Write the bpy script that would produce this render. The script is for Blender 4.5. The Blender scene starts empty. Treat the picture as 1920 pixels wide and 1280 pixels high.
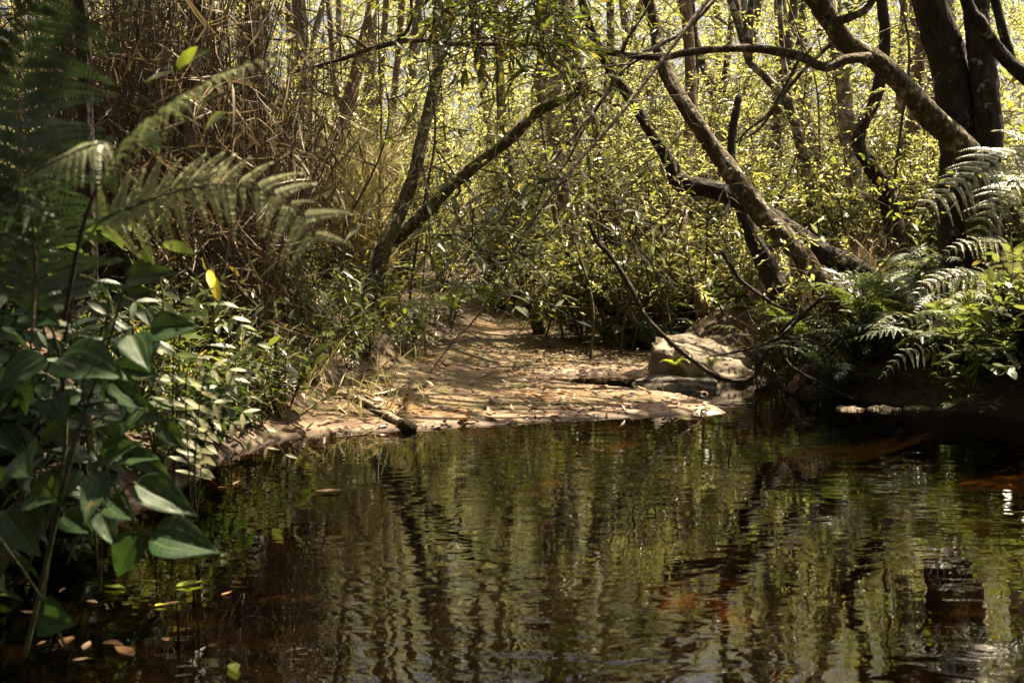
import bpy, bmesh, math
import numpy as np
from mathutils import Vector, Matrix, Euler
R = math.radians
sc = bpy.context.scene
col = sc.collection

# ---------------------------------------------------------------- camera
FPX, HOR, CAMZ = 1866.7, 500.0, 0.8
PITCH = math.atan((640 - HOR) / FPX)
cam = bpy.data.cameras.new('camera'); cam.lens = 35; cam.sensor_width = 36
cam.clip_start = .05; cam.clip_end = 600
cam.dof.use_dof = True; cam.dof.focus_distance = 6.6; cam.dof.aperture_fstop = 5.6
co = bpy.data.objects.new('camera', cam); col.objects.link(co)
co.location = (0, 0, CAMZ); co.rotation_euler = (math.pi/2 - PITCH, 0, 0)
sc.camera = co
# ---------------------------------------------------------------- sky, sun, exposure
SUN = np.array([.30, .24, .98]); SUN = SUN / np.linalg.norm(SUN)      # towards the sun
w = bpy.data.worlds.new('World'); sc.world = w; w.use_nodes = True
nt = w.node_tree; bg = nt.nodes['Background']
sky = nt.nodes.new('ShaderNodeTexSky'); sky.sky_type = 'NISHITA'; sky.sun_disc = False
sky.sun_elevation = math.asin(SUN[2]); sky.sun_rotation = math.atan2(SUN[0], SUN[1])
sky.air_density = 1.0; sky.dust_density = 10.0; sky.ozone_density = 0
nt.links.new(sky.outputs[0], bg.inputs[0]); bg.inputs[1].default_value = .05
sl = bpy.data.lights.new('sun', 'SUN'); sl.energy = 5.0; sl.angle = R(.53); sl.color = (1, .85, .6)
so = bpy.data.objects.new('sun', sl); col.objects.link(so)
so.rotation_euler = Vector(SUN).to_track_quat('Z', 'Y').to_euler()
sc.view_settings.view_transform = 'Standard'; sc.view_settings.look = 'None'
sc.view_settings.exposure = 2.5; sc.view_settings.gamma = 1
cy = sc.cycles
cy.max_bounces = 10; cy.diffuse_bounces = 6; cy.glossy_bounces = 3; cy.transmission_bounces = 6
cy.transparent_max_bounces = 8; cy.caustics_reflective = False; cy.caustics_refractive = False
cy.sample_clamp_indirect = 4.0; cy.use_denoising = True

# ---------------------------------------------------------------- helpers
cp, sp = math.cos(PITCH), math.sin(PITCH)
def P(px, py, d):
    """point seen at pixel px, py (1920 x 1280) at distance d ahead of the camera"""
    u = (px - 960) / FPX; v = -(py - 640) / FPX
    dx, dy, dz = u, cp + v*sp, -sp + v*cp
    t = d / dy
    return np.array([dx*t, d, CAMZ + dz*t])
def rs(seed): return np.random.default_rng(seed)
def nrm(a): return a / np.maximum(np.linalg.norm(a, axis=-1, keepdims=True), 1e-9)
_r0 = rs(99); _sd = _r0.uniform(0, 6.28, (40, 8)); _sph = _r0.uniform(0, 6.28, (40, 8))
def sn(x, y, f, k):
    s = 0
    for i in range(8):
        a = _sd[k, i]; ff = f*(.6 + .11*i)
        s = s + np.sin((x*math.cos(a) + y*math.sin(a))*ff + _sph[k, i] + 1.3*np.sin((y*math.cos(a) - x*math.sin(a))*ff*.6 + _sph[k, 7-i]))
    return s / 8 * 1.6

class Acc:
    """collects vertices and faces of ONE mesh object"""
    def __init__(s): s.v = []; s.f = []; s.n = 0
    def add(s, V, F, mi=0):
        V = np.asarray(V, float)
        if len(V) == 0: return
        s.v.append(V); s.f.append((np.asarray(F, np.int64) + s.n, mi)); s.n += len(V)
    def mesh(s, name, mats, origin=(0, 0, 0), smooth=True):
        me = bpy.data.meshes.new(name)
        V = np.concatenate(s.v) - np.asarray(origin)
        me.vertices.add(len(V)); me.vertices.foreach_set('co', V.astype(np.float32).ravel())
        loops = np.concatenate([f.ravel() for f, _ in s.f])
        tot = np.concatenate([np.full(len(f), f.shape[1]) for f, _ in s.f])
        mi = np.concatenate([np.full(len(f), m) for f, m in s.f])
        me.loops.add(len(loops)); me.loops.foreach_set('vertex_index', loops.astype(np.int32))
        me.polygons.add(len(tot))
        st = np.concatenate([[0], np.cumsum(tot)[:-1]])
        me.polygons.foreach_set('loop_start', st.astype(np.int32))
        me.polygons.foreach_set('loop_total', tot.astype(np.int32))
        me.polygons.foreach_set('material_index', mi.astype(np.int32))
        me.polygons.foreach_set('use_smooth', np.full(len(tot), smooth))
        for m in (mats if isinstance(mats, (list, tuple)) else [mats]): me.materials.append(m)
        me.update(calc_edges=True); me.validate()
        return me
    def obj(s, name, mats, parent=None, origin=(0, 0, 0), smooth=True):
        o = bpy.data.objects.new(name, s.mesh(name, mats, origin, smooth)); col.objects.link(o)
        if parent is not None: o.parent = parent
        else: o.location = origin
        return o
def tag(o, label=None, cat=None, group=None, kind=None):
    for k, v in (('label', label), ('category', cat), ('group', group), ('kind', kind)):
        if v: o[k] = v
    return o
def thing(name, loc, label, cat, group=None):
    o = bpy.data.objects.new(name, None); col.objects.link(o); o.location = [float(c) for c in loc]
    o.empty_display_size = .1
    return tag(o, label, cat, group)
def copy_thing(o, loc, rz, s=1., label=None, group=None, tilt=(0, 0)):
    c = o.copy(); col.objects.link(c); c.location = [float(q) for q in loc]
    c.rotation_euler = (tilt[0], tilt[1], rz); c.scale = (s, s, s)
    if label: c['label'] = label
    if group: c['group'] = group
    for ch in o.children:
        d = ch.copy(); col.objects.link(d); d.parent = c
    return c

def spline(pts, step, rad=None):
    """Catmull-Rom through pts; returns points and radii about every step metres"""
    p = np.asarray(pts, float); n = len(p)
    q = np.vstack([2*p[0]-p[1], p, 2*p[-1]-p[-2]])
    out = []; ro = []
    rad = np.asarray(rad if rad is not None else np.ones(n), float)
    for i in range(n-1):
        L = np.linalg.norm(p[i+1]-p[i]); m = max(2, int(L/step))
        t = np.linspace(0, 1, m, endpoint=False)[:, None]
        a, b, c, d = q[i], q[i+1], q[i+2], q[i+3]
        out.append(.5*((2*b) + (-a+c)*t + (2*a-5*b+4*c-d)*t*t + (-a+3*b-3*c+d)*t**3))
        ro.append(rad[i] + (rad[i+1]-rad[i])*t[:, 0])
    out.append(p[-1:]); ro.append(rad[-1:])
    return np.concatenate(out), np.concatenate(ro)
def tube(acc, pts, rad, seg=8, mi=0, rough=.0, seed=0):
    p = np.asarray(pts, float); n = len(p)
    T = nrm(np.gradient(p, axis=0))
    ref = np.array([0, 0, 1.]) if abs(T[0][2]) < .9 else np.array([1., 0, 0])
    N = np.zeros_like(p); nn = nrm(np.cross(T[0], ref))
    for i in range(n):
        nn = nn - T[i]*np.dot(nn, T[i]); nn = nn/max(np.linalg.norm(nn), 1e-9); N[i] = nn
    B = np.cross(T, N)
    a = np.linspace(0, 2*math.pi, seg, endpoint=False)
    r = np.asarray(rad, float)[:, None]*np.ones(seg)
    if rough:
        g = rs(seed); ph = g.uniform(0, 6.28, 6); s = np.cumsum(np.r_[0, np.linalg.norm(np.diff(p, axis=0), axis=1)])[:, None]
        r = r*(1 + rough*(np.sin(2*a[None]+ph[0]+s*5)+.8*np.sin(3*a[None]+ph[1]-s*9)+.7*np.sin(s*14+ph[2])+.6*np.sin(a[None]*5+s*23+ph[3])))
        r = r*(1 + rough*.6*g.standard_normal(r.shape))
    V = p[:, None] + r[..., None]*(np.cos(a)[None, :, None]*N[:, None] + np.sin(a)[None, :, None]*B[:, None])
    V = V.reshape(-1, 3)
    i, j = np.meshgrid(np.arange(n-1), np.arange(seg), indexing='ij'); j2 = (j+1) % seg
    F = np.stack([i*seg+j, i*seg+j2, (i+1)*seg+j2, (i+1)*seg+j], -1).reshape(-1, 4)
    V = np.vstack([V, p[-1:] + T[-1]*rad[-1]*.6, p[:1]])
    acc.add(V, F, mi)
    k = np.arange(seg); k2 = (k+1) % seg; base = acc.n-len(V)
    acc.f.append((np.stack([(n-1)*seg+k, (n-1)*seg+k2, np.full(seg, n*seg)], -1)+base, mi))
    acc.f.append((np.stack([k2, k, np.full(seg, n*seg+1)], -1)+base, mi))

def leaf_tpl(prof, fold=.12, curl=.15, wav=0.):
    """leaf of unit length along y: prof = [(t, halfwidth)...] between base and tip"""
    V = [(0, 0, 0)]; F4 = []; F3 = []
    for i, (t, hw) in enumerate(prof):
        zc = -curl*t*t; z = zc + fold*hw*2 + wav*math.sin(t*17)
        V += [(-hw, t, z), (0, t, zc), (hw, t, zc + fold*hw*2 - wav*math.sin(t*13))]
    V.append((0, 1, -curl)); n = len(prof); tip = len(V)-1
    F3 += [(0, 2, 1), (0, 3, 2)]
    for i in range(n-1):
        a = 1+3*i; b = a+3
        F4 += [(a, a+1, b+1, b), (a+1, a+2, b+2, b+1)]
    a = 1+3*(n-1); F3 += [(a, a+1, tip), (a+1, a+2, tip)]
    return np.array(V, float), np.array(F3), np.array(F4) if F4 else None
KITE = (np.array([(0, 0, 0), (-.22, .42, .05), (0, 1, -.1), (.22, .42, .05)], float), np.array([(0, 3, 2), (0, 2, 1)]), None)
OVK = (np.array([(0, 0, 0), (-.24, .3, .06), (-.2, .65, .03), (0, 1, -.12), (.2, .65, .03), (.24, .3, .06)], float), np.array([(0, 5, 3), (5, 4, 3), (0, 3, 1), (1, 3, 2)]), None)
OVATE = leaf_tpl([(.12, .16), (.35, .27), (.65, .2), (.87, .07)])
LANCE = leaf_tpl([(.15, .07), (.45, .12), (.75, .075)], curl=.2)
NARROW = leaf_tpl([(.3, .06), (.7, .05)], curl=.15)
ELLIP = leaf_tpl([(.1, .12), (.3, .23), (.6, .25), (.85, .14)], fold=.08, curl=.1)
def leaf_tpl5(prof, fold=.12, curl=.15, wav=0., groove=.02):
    """broad leaf with a grooved midrib and two curved side veins"""
    V = [(0, 0, 0)]; F4 = []; F3 = []; fr = (-1, -.72, -.42, -.12, 0, .12, .42, .72, 1); gr = (0, .8, -.8, .6, -1, .6, -.8, .8, 0)
    for t, hw in prof:
        for f, q in zip(fr, gr): V.append((hw*f, t, -curl*t*t + fold*2*hw*abs(f)**1.3 + groove*q*min(1, hw/.2) + wav*math.sin(t*15+f*3)*abs(f)))
    V.append((0, 1, -curl)); n = len(prof); tip = len(V)-1; w_ = len(fr)
    for c in range(w_-1): F3.append((0, 2+c, 1+c)); F3.append((1+(n-1)*w_+c, 2+(n-1)*w_+c, tip))
    for i in range(n-1):
        for c in range(w_-1): a = 1+i*w_+c; F4.append((a, a+1, a+w_+1, a+w_))
    return np.array(V, float), np.array(F3), np.array(F4)
HEART = leaf_tpl5([(.03, .17), (.09, .26), (.18, .32), (.3, .34), (.42, .325), (.54, .28), (.66, .215), (.77, .15), (.87, .085), (.95, .03)], fold=.14, curl=.22, wav=.02)
BLADE = leaf_tpl([(.15, .022), (.5, .02), (.8, .011)], curl=.35, fold=.05)
def leaves(acc, tpl, pos, dr, up, size, mi=0, wid=None):
    pos = np.asarray(pos, float); N = len(pos)
    if N == 0: return
    Y = nrm(dr); X = nrm(np.cross(Y, up)); Z = np.cross(X, Y)
    V0, F3, F4 = tpl; k = len(V0)
    s = np.broadcast_to(np.asarray(size, float), (N,))
    wd = np.ones(N) if wid is None else wid
    V = pos[:, None] + s[:, None, None]*(V0[None, :, 0:1]*X[:, None]*wd[:, None, None] + V0[None, :, 1:2]*Y[:, None] + V0[None, :, 2:3]*Z[:, None])
    off = (np.arange(N)*k)[:, None, None]; base = acc.n
    acc.v.append(V.reshape(-1, 3)); acc.n += N*k
    for F in (F3, F4):
        if F is not None: acc.f.append(((F[None]+off).reshape(-1, F.shape[1])+base, mi))
def place_attr(me, tpl):
    """where each vertex sits on its leaf: across (-1..1) and along (0..1)"""
    V0 = tpl[0]; x = V0[:, 0].copy()
    for t in np.unique(V0[:, 1]):
        k = V0[:, 1] == t; x[k] = x[k]/max(1e-6, np.abs(x[k]).max())
    a = np.stack([x, V0[:, 1], 0*x], -1); n = len(me.vertices)//len(V0)
    at = me.attributes.new('leaf_place', 'FLOAT_VECTOR', 'POINT'); at.data.foreach_set('vector', np.tile(a, (n, 1)).astype(np.float32).ravel())
    return me
def twigs(acc, A, D, L, r, droop, mi=1):
    """thin three-sided twigs: start A, direction D, length L"""
    N = len(A)
    if N == 0: return
    D = nrm(D); t = np.array([0, .5, 1.])
    C = A[:, None] + D[:, None]*(t[None, :, None]*L[:, None, None])
    C[..., 2] -= droop*(t**2)[None]*L[:, None]
    U = nrm(np.cross(D, np.array([.3, .2, 1.]))); W = np.cross(D, U)
    rr = r*np.array([1, .7, .3])
    a = np.array([0, 2.094, 4.189])
    V = C[:, :, None] + rr[None, :, None, None]*(np.cos(a)[None, None, :, None]*U[:, None, None] + np.sin(a)[None, None, :, None]*W[:, None, None])
    f = []
    for i in range(2):
        for j in range(3): f.append((i*3+j, i*3+(j+1) % 3, (i+1)*3+(j+1) % 3, (i+1)*3+j))
    F = (np.array(f)[None] + (np.arange(N)*9)[:, None, None]).reshape(-1, 4)
    acc.add(V.reshape(-1, 3), F, mi)
def sprays(acc, g, C, out, ntw=6, tl=.4, nl=9, ls=.08, tpl=KITE, spread=.8, droop=.25, flat=.35, twr=.004, leafmi=0, twmi=1, jit=.08, wmul=1.):
    """leafy twig sprays at clump centres C growing roughly along out"""
    C = np.repeat(np.asarray(C, float), ntw, 0); O = np.repeat(nrm(np.asarray(out, float)), ntw, 0); N = len(C)
    if N == 0: return
    C = C + g.normal(0, jit, (N, 3))
    D = nrm(O + g.normal(0, spread, (N, 3))*np.array([1, 1, .6]))
    L = tl*g.uniform(.55, 1.25, N)
    twigs(acc, C, D, L, twr, droop, twmi)
    t = np.linspace(.18, 1., nl)[None]*np.ones((N, 1)) + g.normal(0, .03, (N, nl))
    pos = C[:, None] + D[:, None]*(t*L[:, None])[..., None]
    pos[..., 2] -= droop*t**2*L[:, None]
    side = nrm(np.cross(D, np.array([0, 0, 1.])+g.normal(0, flat, (N, 3))))
    sg = np.where(np.arange(nl) % 2 == 0, 1., -1.)[None, :, None]
    ld = D[:, None]*.75 + side[:, None]*sg*.8 + g.normal(0, .28, (N, nl, 3)); ld[..., 2] -= .15
    ld[:, -1] = D + g.normal(0, .2, (N, 3))
    up = np.array([0, 0, 1.]) + g.normal(0, flat, (N, nl, 3))
    sz = ls*g.uniform(.6, 1.2, (N, nl))
    keep = (g.random((N, nl)) > .12).ravel()
    leaves(acc, tpl, pos.reshape(-1, 3)[keep], ld.reshape(-1, 3)[keep], up.reshape(-1, 3)[keep], sz.ravel()[keep], leafmi, np.full(keep.sum(), wmul))

# ---------------------------------------------------------------- materials
def mat(name):
    m = bpy.data.materials.new(name); m.use_nodes = True
    n = m.node_tree.nodes; n.clear()
    out = n.new('ShaderNodeOutputMaterial')
    return m, m.node_tree, n, out
def ramp(n, stops):
    r = n.new('ShaderNodeValToRGB'); e = r.color_ramp.elements
    while len(e) < len(stops): e.new(.5)
    for k, (p, c) in enumerate(stops):
        e[k].position = p; e[k].color = (*c, 1)
    return r
def leafmat(name, cols, trans, tfac=.4, rough=.38, island=True, spec=.5, veins=False):
    m, t, n, out = mat(name)
    if island:
        g = n.new('ShaderNodeNewGeometry'); src = g.outputs['Random Per Island']
    else:
        g = n.new('ShaderNodeObjectInfo'); src = g.outputs['Random']
    k = len(cols)
    r1 = ramp(n, [(i/(k-1), c) for i, c in enumerate(cols)]); r2 = ramp(n, [(i/(k-1), c) for i, c in enumerate(trans)])
    t.links.new(src, r1.inputs[0]); t.links.new(src, r2.inputs[0])
    tc = n.new('ShaderNodeTexCoord'); no = n.new('ShaderNodeTexNoise'); no.inputs['Scale'].default_value = 45
    t.links.new(tc.outputs['Object'], no.inputs['Vector'])
    mx = n.new('ShaderNodeMix'); mx.data_type = 'RGBA'; mx.blend_type = 'MULTIPLY'; mx.inputs[0].default_value = .55
    r3 = ramp(n, [(.35, (.55, .55, .5)), (.65, (1.25, 1.2, 1.1))]); t.links.new(no.outputs[0], r3.inputs[0])
    t.links.new(r1.outputs[0], mx.inputs[6]); t.links.new(r3.outputs[0], mx.inputs[7])
    b = n.new('ShaderNodeBsdfPrincipled'); b.inputs['Roughness'].default_value = rough; b.inputs['Specular IOR Level'].default_value = spec
    last = mx.outputs[2]
    if veins:
        at = n.new('ShaderNodeAttribute'); at.attribute_name = 'leaf_place'; sx = n.new('ShaderNodeSeparateXYZ'); t.links.new(at.outputs['Vector'], sx.inputs[0])
        def mth(op, a, b_=None, c=None):
            q = n.new('ShaderNodeMath'); q.operation = op
            for v, k in ((a, 0), (b_, 1), (c, 2)):
                if v is None: continue
                if hasattr(v, 'is_linked'): t.links.new(v, q.inputs[k])
                else: q.inputs[k].default_value = v
            return q.outputs[0]
        ax = mth('ABSOLUTE', sx.outputs[0])
        m1 = mth('LESS_THAN', ax, .06); m2 = mth('LESS_THAN', mth('ABSOLUTE', mth('SUBTRACT', ax, .45)), .055)
        m3 = mth('GREATER_THAN', mth('SINE', mth('MULTIPLY', mth('MULTIPLY_ADD', ax, -.16, sx.outputs[1]), 62.)), .9)
        vm = mth('MAXIMUM', mth('MAXIMUM', m1, mth('MULTIPLY', m2, .8)), mth('MULTIPLY', m3, .4))
        mv = n.new('ShaderNodeMix'); mv.data_type = 'RGBA'; t.links.new(mth('MULTIPLY', vm, .75), mv.inputs[0]); t.links.new(last, mv.inputs[6]); mv.inputs[7].default_value = (.06, .095, .035, 1)
        ns = n.new('ShaderNodeTexNoise'); ns.inputs['Scale'].default_value = 32; ns.inputs['Detail'].default_value = 3; t.links.new(tc.outputs['Object'], ns.inputs['Vector'])
        rs_ = ramp(n, [(.66, (0, 0, 0)), (.72, (1, 1, 1))]); t.links.new(ns.outputs[0], rs_.inputs[0])
        ms = n.new('ShaderNodeMix'); ms.data_type = 'RGBA'; t.links.new(rs_.outputs[0], ms.inputs[0]); t.links.new(mv.outputs[2], ms.inputs[6]); ms.inputs[7].default_value = (.1, .065, .025, 1)
        last = ms.outputs[2]
    t.links.new(last, b.inputs['Base Color'])
    tr = n.new('ShaderNodeBsdfTranslucent'); t.links.new(r2.outputs[0], tr.inputs[0])
    s = n.new('ShaderNodeMixShader'); s.inputs[0].default_value = tfac
    t.links.new(b.outputs[0], s.inputs[1]); t.links.new(tr.outputs[0], s.inputs[2]); t.links.new(s.outputs[0], out.inputs[0])
    return m
M = {}
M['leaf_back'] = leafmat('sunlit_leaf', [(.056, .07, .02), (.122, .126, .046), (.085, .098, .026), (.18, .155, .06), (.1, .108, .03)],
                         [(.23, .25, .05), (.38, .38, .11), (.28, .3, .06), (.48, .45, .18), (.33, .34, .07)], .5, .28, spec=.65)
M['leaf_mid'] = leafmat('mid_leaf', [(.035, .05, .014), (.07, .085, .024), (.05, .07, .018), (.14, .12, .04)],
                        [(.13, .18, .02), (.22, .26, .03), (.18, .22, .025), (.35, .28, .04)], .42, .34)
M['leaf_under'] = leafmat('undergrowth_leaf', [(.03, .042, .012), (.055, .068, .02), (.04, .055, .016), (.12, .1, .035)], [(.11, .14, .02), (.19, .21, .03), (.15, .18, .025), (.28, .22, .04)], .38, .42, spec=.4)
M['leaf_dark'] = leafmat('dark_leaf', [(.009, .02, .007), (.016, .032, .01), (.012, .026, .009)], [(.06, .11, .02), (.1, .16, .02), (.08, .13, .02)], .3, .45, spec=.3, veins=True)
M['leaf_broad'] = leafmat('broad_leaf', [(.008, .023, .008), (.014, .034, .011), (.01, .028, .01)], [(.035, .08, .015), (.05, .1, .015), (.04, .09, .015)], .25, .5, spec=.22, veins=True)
M['leaf_gloss'] = leafmat('glossy_leaf', [(.06, .08, .04), (.11, .12, .07), (.08, .1, .05)], [(.16, .2, .04), (.25, .3, .05), (.2, .24, .05)], .3, .27, spec=.7)
M['leaf_bright'] = leafmat('bright_leaf', [(.12, .19, .02), (.18, .24, .03), (.22, .24, .03)], [(.34, .46, .03), (.42, .52, .04), (.5, .5, .04)], .5, .4)
M['leaf_yellow'] = leafmat('yellow_leaf', [(.55, .48, .04), (.6, .5, .05)], [(.6, .55, .04), (.6, .5, .05)], .4, .5)
M['leaf_pale'] = leafmat('pale_leaf', [(.12, .14, .09), (.2, .2, .13), (.16, .17, .1)], [(.16, .2, .06), (.24, .26, .1), (.2, .22, .08)], .3, .35)
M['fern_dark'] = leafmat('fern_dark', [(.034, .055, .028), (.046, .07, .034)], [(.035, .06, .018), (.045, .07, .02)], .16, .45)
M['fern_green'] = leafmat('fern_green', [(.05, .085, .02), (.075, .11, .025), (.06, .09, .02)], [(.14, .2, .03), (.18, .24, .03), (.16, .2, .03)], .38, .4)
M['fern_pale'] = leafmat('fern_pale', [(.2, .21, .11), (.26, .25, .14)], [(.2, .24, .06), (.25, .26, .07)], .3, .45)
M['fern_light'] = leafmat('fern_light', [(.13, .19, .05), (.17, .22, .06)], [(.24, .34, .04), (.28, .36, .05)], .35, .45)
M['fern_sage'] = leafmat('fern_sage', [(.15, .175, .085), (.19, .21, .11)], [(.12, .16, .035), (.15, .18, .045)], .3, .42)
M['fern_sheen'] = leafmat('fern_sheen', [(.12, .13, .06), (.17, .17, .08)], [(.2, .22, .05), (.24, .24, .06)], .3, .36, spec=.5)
M['dry'] = leafmat('dry_blade', [(.05, .036, .022), (.14, .102, .063), (.085, .06, .036), (.23, .18, .115), (.11, .07, .036)], [(.09, .06, .028), (.18, .13, .065), (.12, .085, .04), (.24, .185, .1), (.16, .1, .04)], .25, .55)
M['gold'] = leafmat('golden_grass', [(.34, .26, .13), (.46, .37, .2), (.33, .28, .12), (.24, .24, .09)], [(.38, .3, .14), (.46, .38, .2), (.36, .34, .13), (.3, .32, .1)], .4, .5)
M['litter'] = leafmat('litter_leaf', [(.05, .026, .014), (.14, .072, .038), (.2, .125, .075), (.08, .04, .021), (.27, .19, .13)], [(.1, .05, .02), (.2, .1, .04), (.25, .15, .07), (.15, .07, .03), (.25, .17, .1)], .15, .5)
M['litter_wet'] = leafmat('wet_leaf', [(.07, .035, .018), (.11, .06, .03)], [(.1, .05, .02), (.12, .06, .03)], .1, .35)
M['litter_one'] = leafmat('fallen_leaf', [(.06, .032, .016), (.17, .09, .045), (.26, .17, .1), (.1, .05, .025), (.34, .25, .17)], [(.1, .05, .02), (.2, .1, .04), (.25, .15, .07), (.15, .07, .03), (.25, .17, .1)], .15, .45, island=False)

def barkmat(name, dark, mid, pale, lich=.52, moss=None, mossf=.5, sc_=1.):
    m, t, n, out = mat(name)
    tc = n.new('ShaderNodeTexCoord')
    n1 = n.new('ShaderNodeTexNoise'); n1.inputs['Scale'].default_value = 30*sc_; n1.inputs['Detail'].default_value = 6
    n2 = n.new('ShaderNodeTexNoise'); n2.inputs['Scale'].default_value = 9*sc_; n2.inputs['Detail'].default_value = 5; n2.inputs['Roughness'].default_value = .7
    mp = n.new('ShaderNodeMapping'); mp.inputs['Scale'].default_value = (1, 1, .3)
    t.links.new(tc.outputs['Object'], mp.inputs[0]); t.links.new(mp.outputs[0], n1.inputs['Vector']); t.links.new(tc.outputs['Object'], n2.inputs['Vector'])
    r1 = ramp(n, [(.3, dark), (.7, mid)]); t.links.new(n1.outputs[0], r1.inputs[0])
    r2 = ramp(n, [(lich, (0, 0, 0)), (lich+.06, (1, 1, 1))]); t.links.new(n2.outputs[0], r2.inputs[0])
    mx = n.new('ShaderNodeMix'); mx.data_type = 'RGBA'; t.links.new(r2.outputs[0], mx.inputs[0]); t.links.new(r1.outputs[0], mx.inputs[6]); mx.inputs[7].default_value = (*pale, 1)
    last = mx.outputs[2]
    if moss:
        n3 = n.new('ShaderNodeTexNoise'); n3.inputs['Scale'].default_value = 4*sc_; n3.inputs['Detail'].default_value = 6
        t.links.new(tc.outputs['Object'], n3.inputs['Vector'])
        r3 = ramp(n, [(1-mossf-.08, (0, 0, 0)), (1-mossf+.08, (1, 1, 1))]); t.links.new(n3.outputs[0], r3.inputs[0])
        m2 = n.new('ShaderNodeMix'); m2.data_type = 'RGBA'; t.links.new(r3.outputs[0], m2.inputs[0]); t.links.new(last, m2.inputs[6]); m2.inputs[7].default_value = (*moss, 1)
        last = m2.outputs[2]
    b = n.new('ShaderNodeBsdfPrincipled'); b.inputs['Roughness'].default_value = .85; b.inputs['Specular IOR Level'].default_value = .25
    t.links.new(last, b.inputs['Base Color'])
    bp = n.new('ShaderNodeBump'); bp.inputs['Strength'].default_value = 1.; bp.inputs['Distance'].default_value = .035
    t.links.new(n1.outputs[0], bp.inputs['Height']); t.links.new(bp.outputs[0], b.inputs['Normal'])
    t.links.new(b.outputs[0], out.inputs[0])
    return m
M['bark'] = barkmat('bark', (.035, .026, .018), (.13, .1, .07), (.36, .33, .27), .5)
M['bark_moss'] = barkmat('mossy_bark', (.03, .022, .012), (.1, .075, .045), (.36, .33, .26), .52, (.07, .065, .012), .45)
M['bark_old'] = barkmat('old_mossy_bark', (.03, .021, .013), (.11, .08, .05), (.33, .3, .24), .535, (.055, .05, .014), .42, 1.5)
M['bark_pale'] = barkmat('pale_bark', (.09, .07, .05), (.22, .18, .13), (.38, .35, .28), .48)
M['bark_red'] = barkmat('reddish_bark', (.07, .04, .025), (.2, .13, .085), (.3, .25, .18), .57)
M['bark_dark'] = barkmat('dark_bark', (.01, .007, .005), (.045, .033, .023), (.24, .22, .18), .6, (.03, .032, .01), .35)
M['twig'] = barkmat('twig', (.06, .045, .03), (.16, .125, .085), (.24, .2, .15), .6, sc_=2)
M['deadwood'] = barkmat('dead_wood', (.13, .1, .07), (.3, .25, .19), (.42, .38, .32), .55, sc_=2)
M['stem'] = barkmat('green_stem', (.03, .035, .014), (.09, .085, .035), (.1, .09, .05), .6, sc_=2)
M['stem_dark'] = barkmat('dark_stem', (.012, .01, .006), (.04, .03, .018), (.05, .04, .03), .6, sc_=2)

def rockmat(name, a, b_, moss, mossf, spec=.3, rough=.7, sc_=1.):
    m, t, n, out = mat(name)
    tc = n.new('ShaderNodeTexCoord')
    n1 = n.new('ShaderNodeTexNoise'); n1.inputs['Scale'].default_value = 7*sc_; n1.inputs['Detail'].default_value = 8; n1.inputs['Roughness'].default_value = .65
    n2 = n.new('ShaderNodeTexNoise'); n2.inputs['Scale'].default_value = 3*sc_; n2.inputs['Detail'].default_value = 6
    n3 = n.new('ShaderNodeTexNoise'); n3.inputs['Scale'].default_value = 60*sc_; n3.inputs['Detail'].default_value = 4
    for q in (n1, n2, n3): t.links.new(tc.outputs['Object'], q.inputs['Vector'])
    r1 = ramp(n, [(.3, a), (.7, b_)]); t.links.new(n1.outputs[0], r1.inputs[0])
    r2 = ramp(n, [(1-mossf-.06, (0, 0, 0)), (1-mossf+.06, (1, 1, 1))]); t.links.new(n2.outputs[0], r2.inputs[0])
    mx = n.new('ShaderNodeMix'); mx.data_type = 'RGBA'; t.links.new(r2.outputs[0], mx.inputs[0]); t.links.new(r1.outputs[0], mx.inputs[6]); mx.inputs[7].default_value = (*moss, 1)
    b = n.new('ShaderNodeBsdfPrincipled'); b.inputs['Roughness'].default_value = rough; b.inputs['Specular IOR Level'].default_value = spec
    t.links.new(mx.outputs[2], b.inputs['Base Color'])
    bp = n.new('ShaderNodeBump'); bp.inputs['Strength'].default_value = .7; bp.inputs['Distance'].default_value = .02
    ad = n.new('ShaderNodeMath'); ad.operation = 'MULTIPLY_ADD'; ad.inputs[1].default_value = .3
    t.links.new(n3.outputs[0], ad.inputs[0]); t.links.new(n1.outputs[0], ad.inputs[2])
    t.links.new(ad.outputs[0], bp.inputs['Height']); t.links.new(bp.outputs[0], b.inputs['Normal']); t.links.new(b.outputs[0], out.inputs[0])
    return m
M['rock'] = rockmat('sandstone', (.065, .047, .032), (.23, .175, .125), (.07, .055, .025), .36)
M['rock_dark'] = rockmat('wet_dark_stone', (.02, .016, .012), (.07, .055, .04), (.03, .03, .01), .4, .3, .7)
M['rock_pale'] = rockmat('pale_stone', (.28, .22, .16), (.5, .42, .33), (.2, .12, .05), .3, .4, .45, 3)

# ---------------------------------------------------------------- terrain
POOL = np.array([(-1.75, -4), (-1.6, 0), (-1.5, 1.5), (-1.38, 2.5), (-1.2, 3.5), (-1.22, 4.3), (-1.06, 4.62), (-.67, 4.79), (-.16, 4.98), (.39, 5.2), (.83, 5.33),
                 (1.18, 5.43), (1.17, 5.86), (1.04, 6.25), (.77, 6.5), (.5, 6.68), (.27, 6.95), (.36, 7.32), (.75, 7.4), (1.0, 7.28), (1.15, 7.0), (1.4, 6.8), (1.7, 6.85),
                 (1.85, 6.95), (1.94, 6.55), (2.0, 6.1), (2.28, 5.74), (2.52, 5.5), (2.68, 5.1), (2.75, 4), (2.85, 2), (2.95, 0), (3.1, -4)])
SLAB = np.array([(-1.15, 4.5), (-.6, 4.5), (.4, 5), (1.3, 5.3), (1.3, 6), (1., 6.5), (1.3, 7.6), (1.5, 9.2), (.9, 10.2), (.2, 11.5), (-.6, 11.5), (-.45, 9.5), (-.6, 8), (-.85, 6.5), (-1.0, 5.5)])
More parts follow.
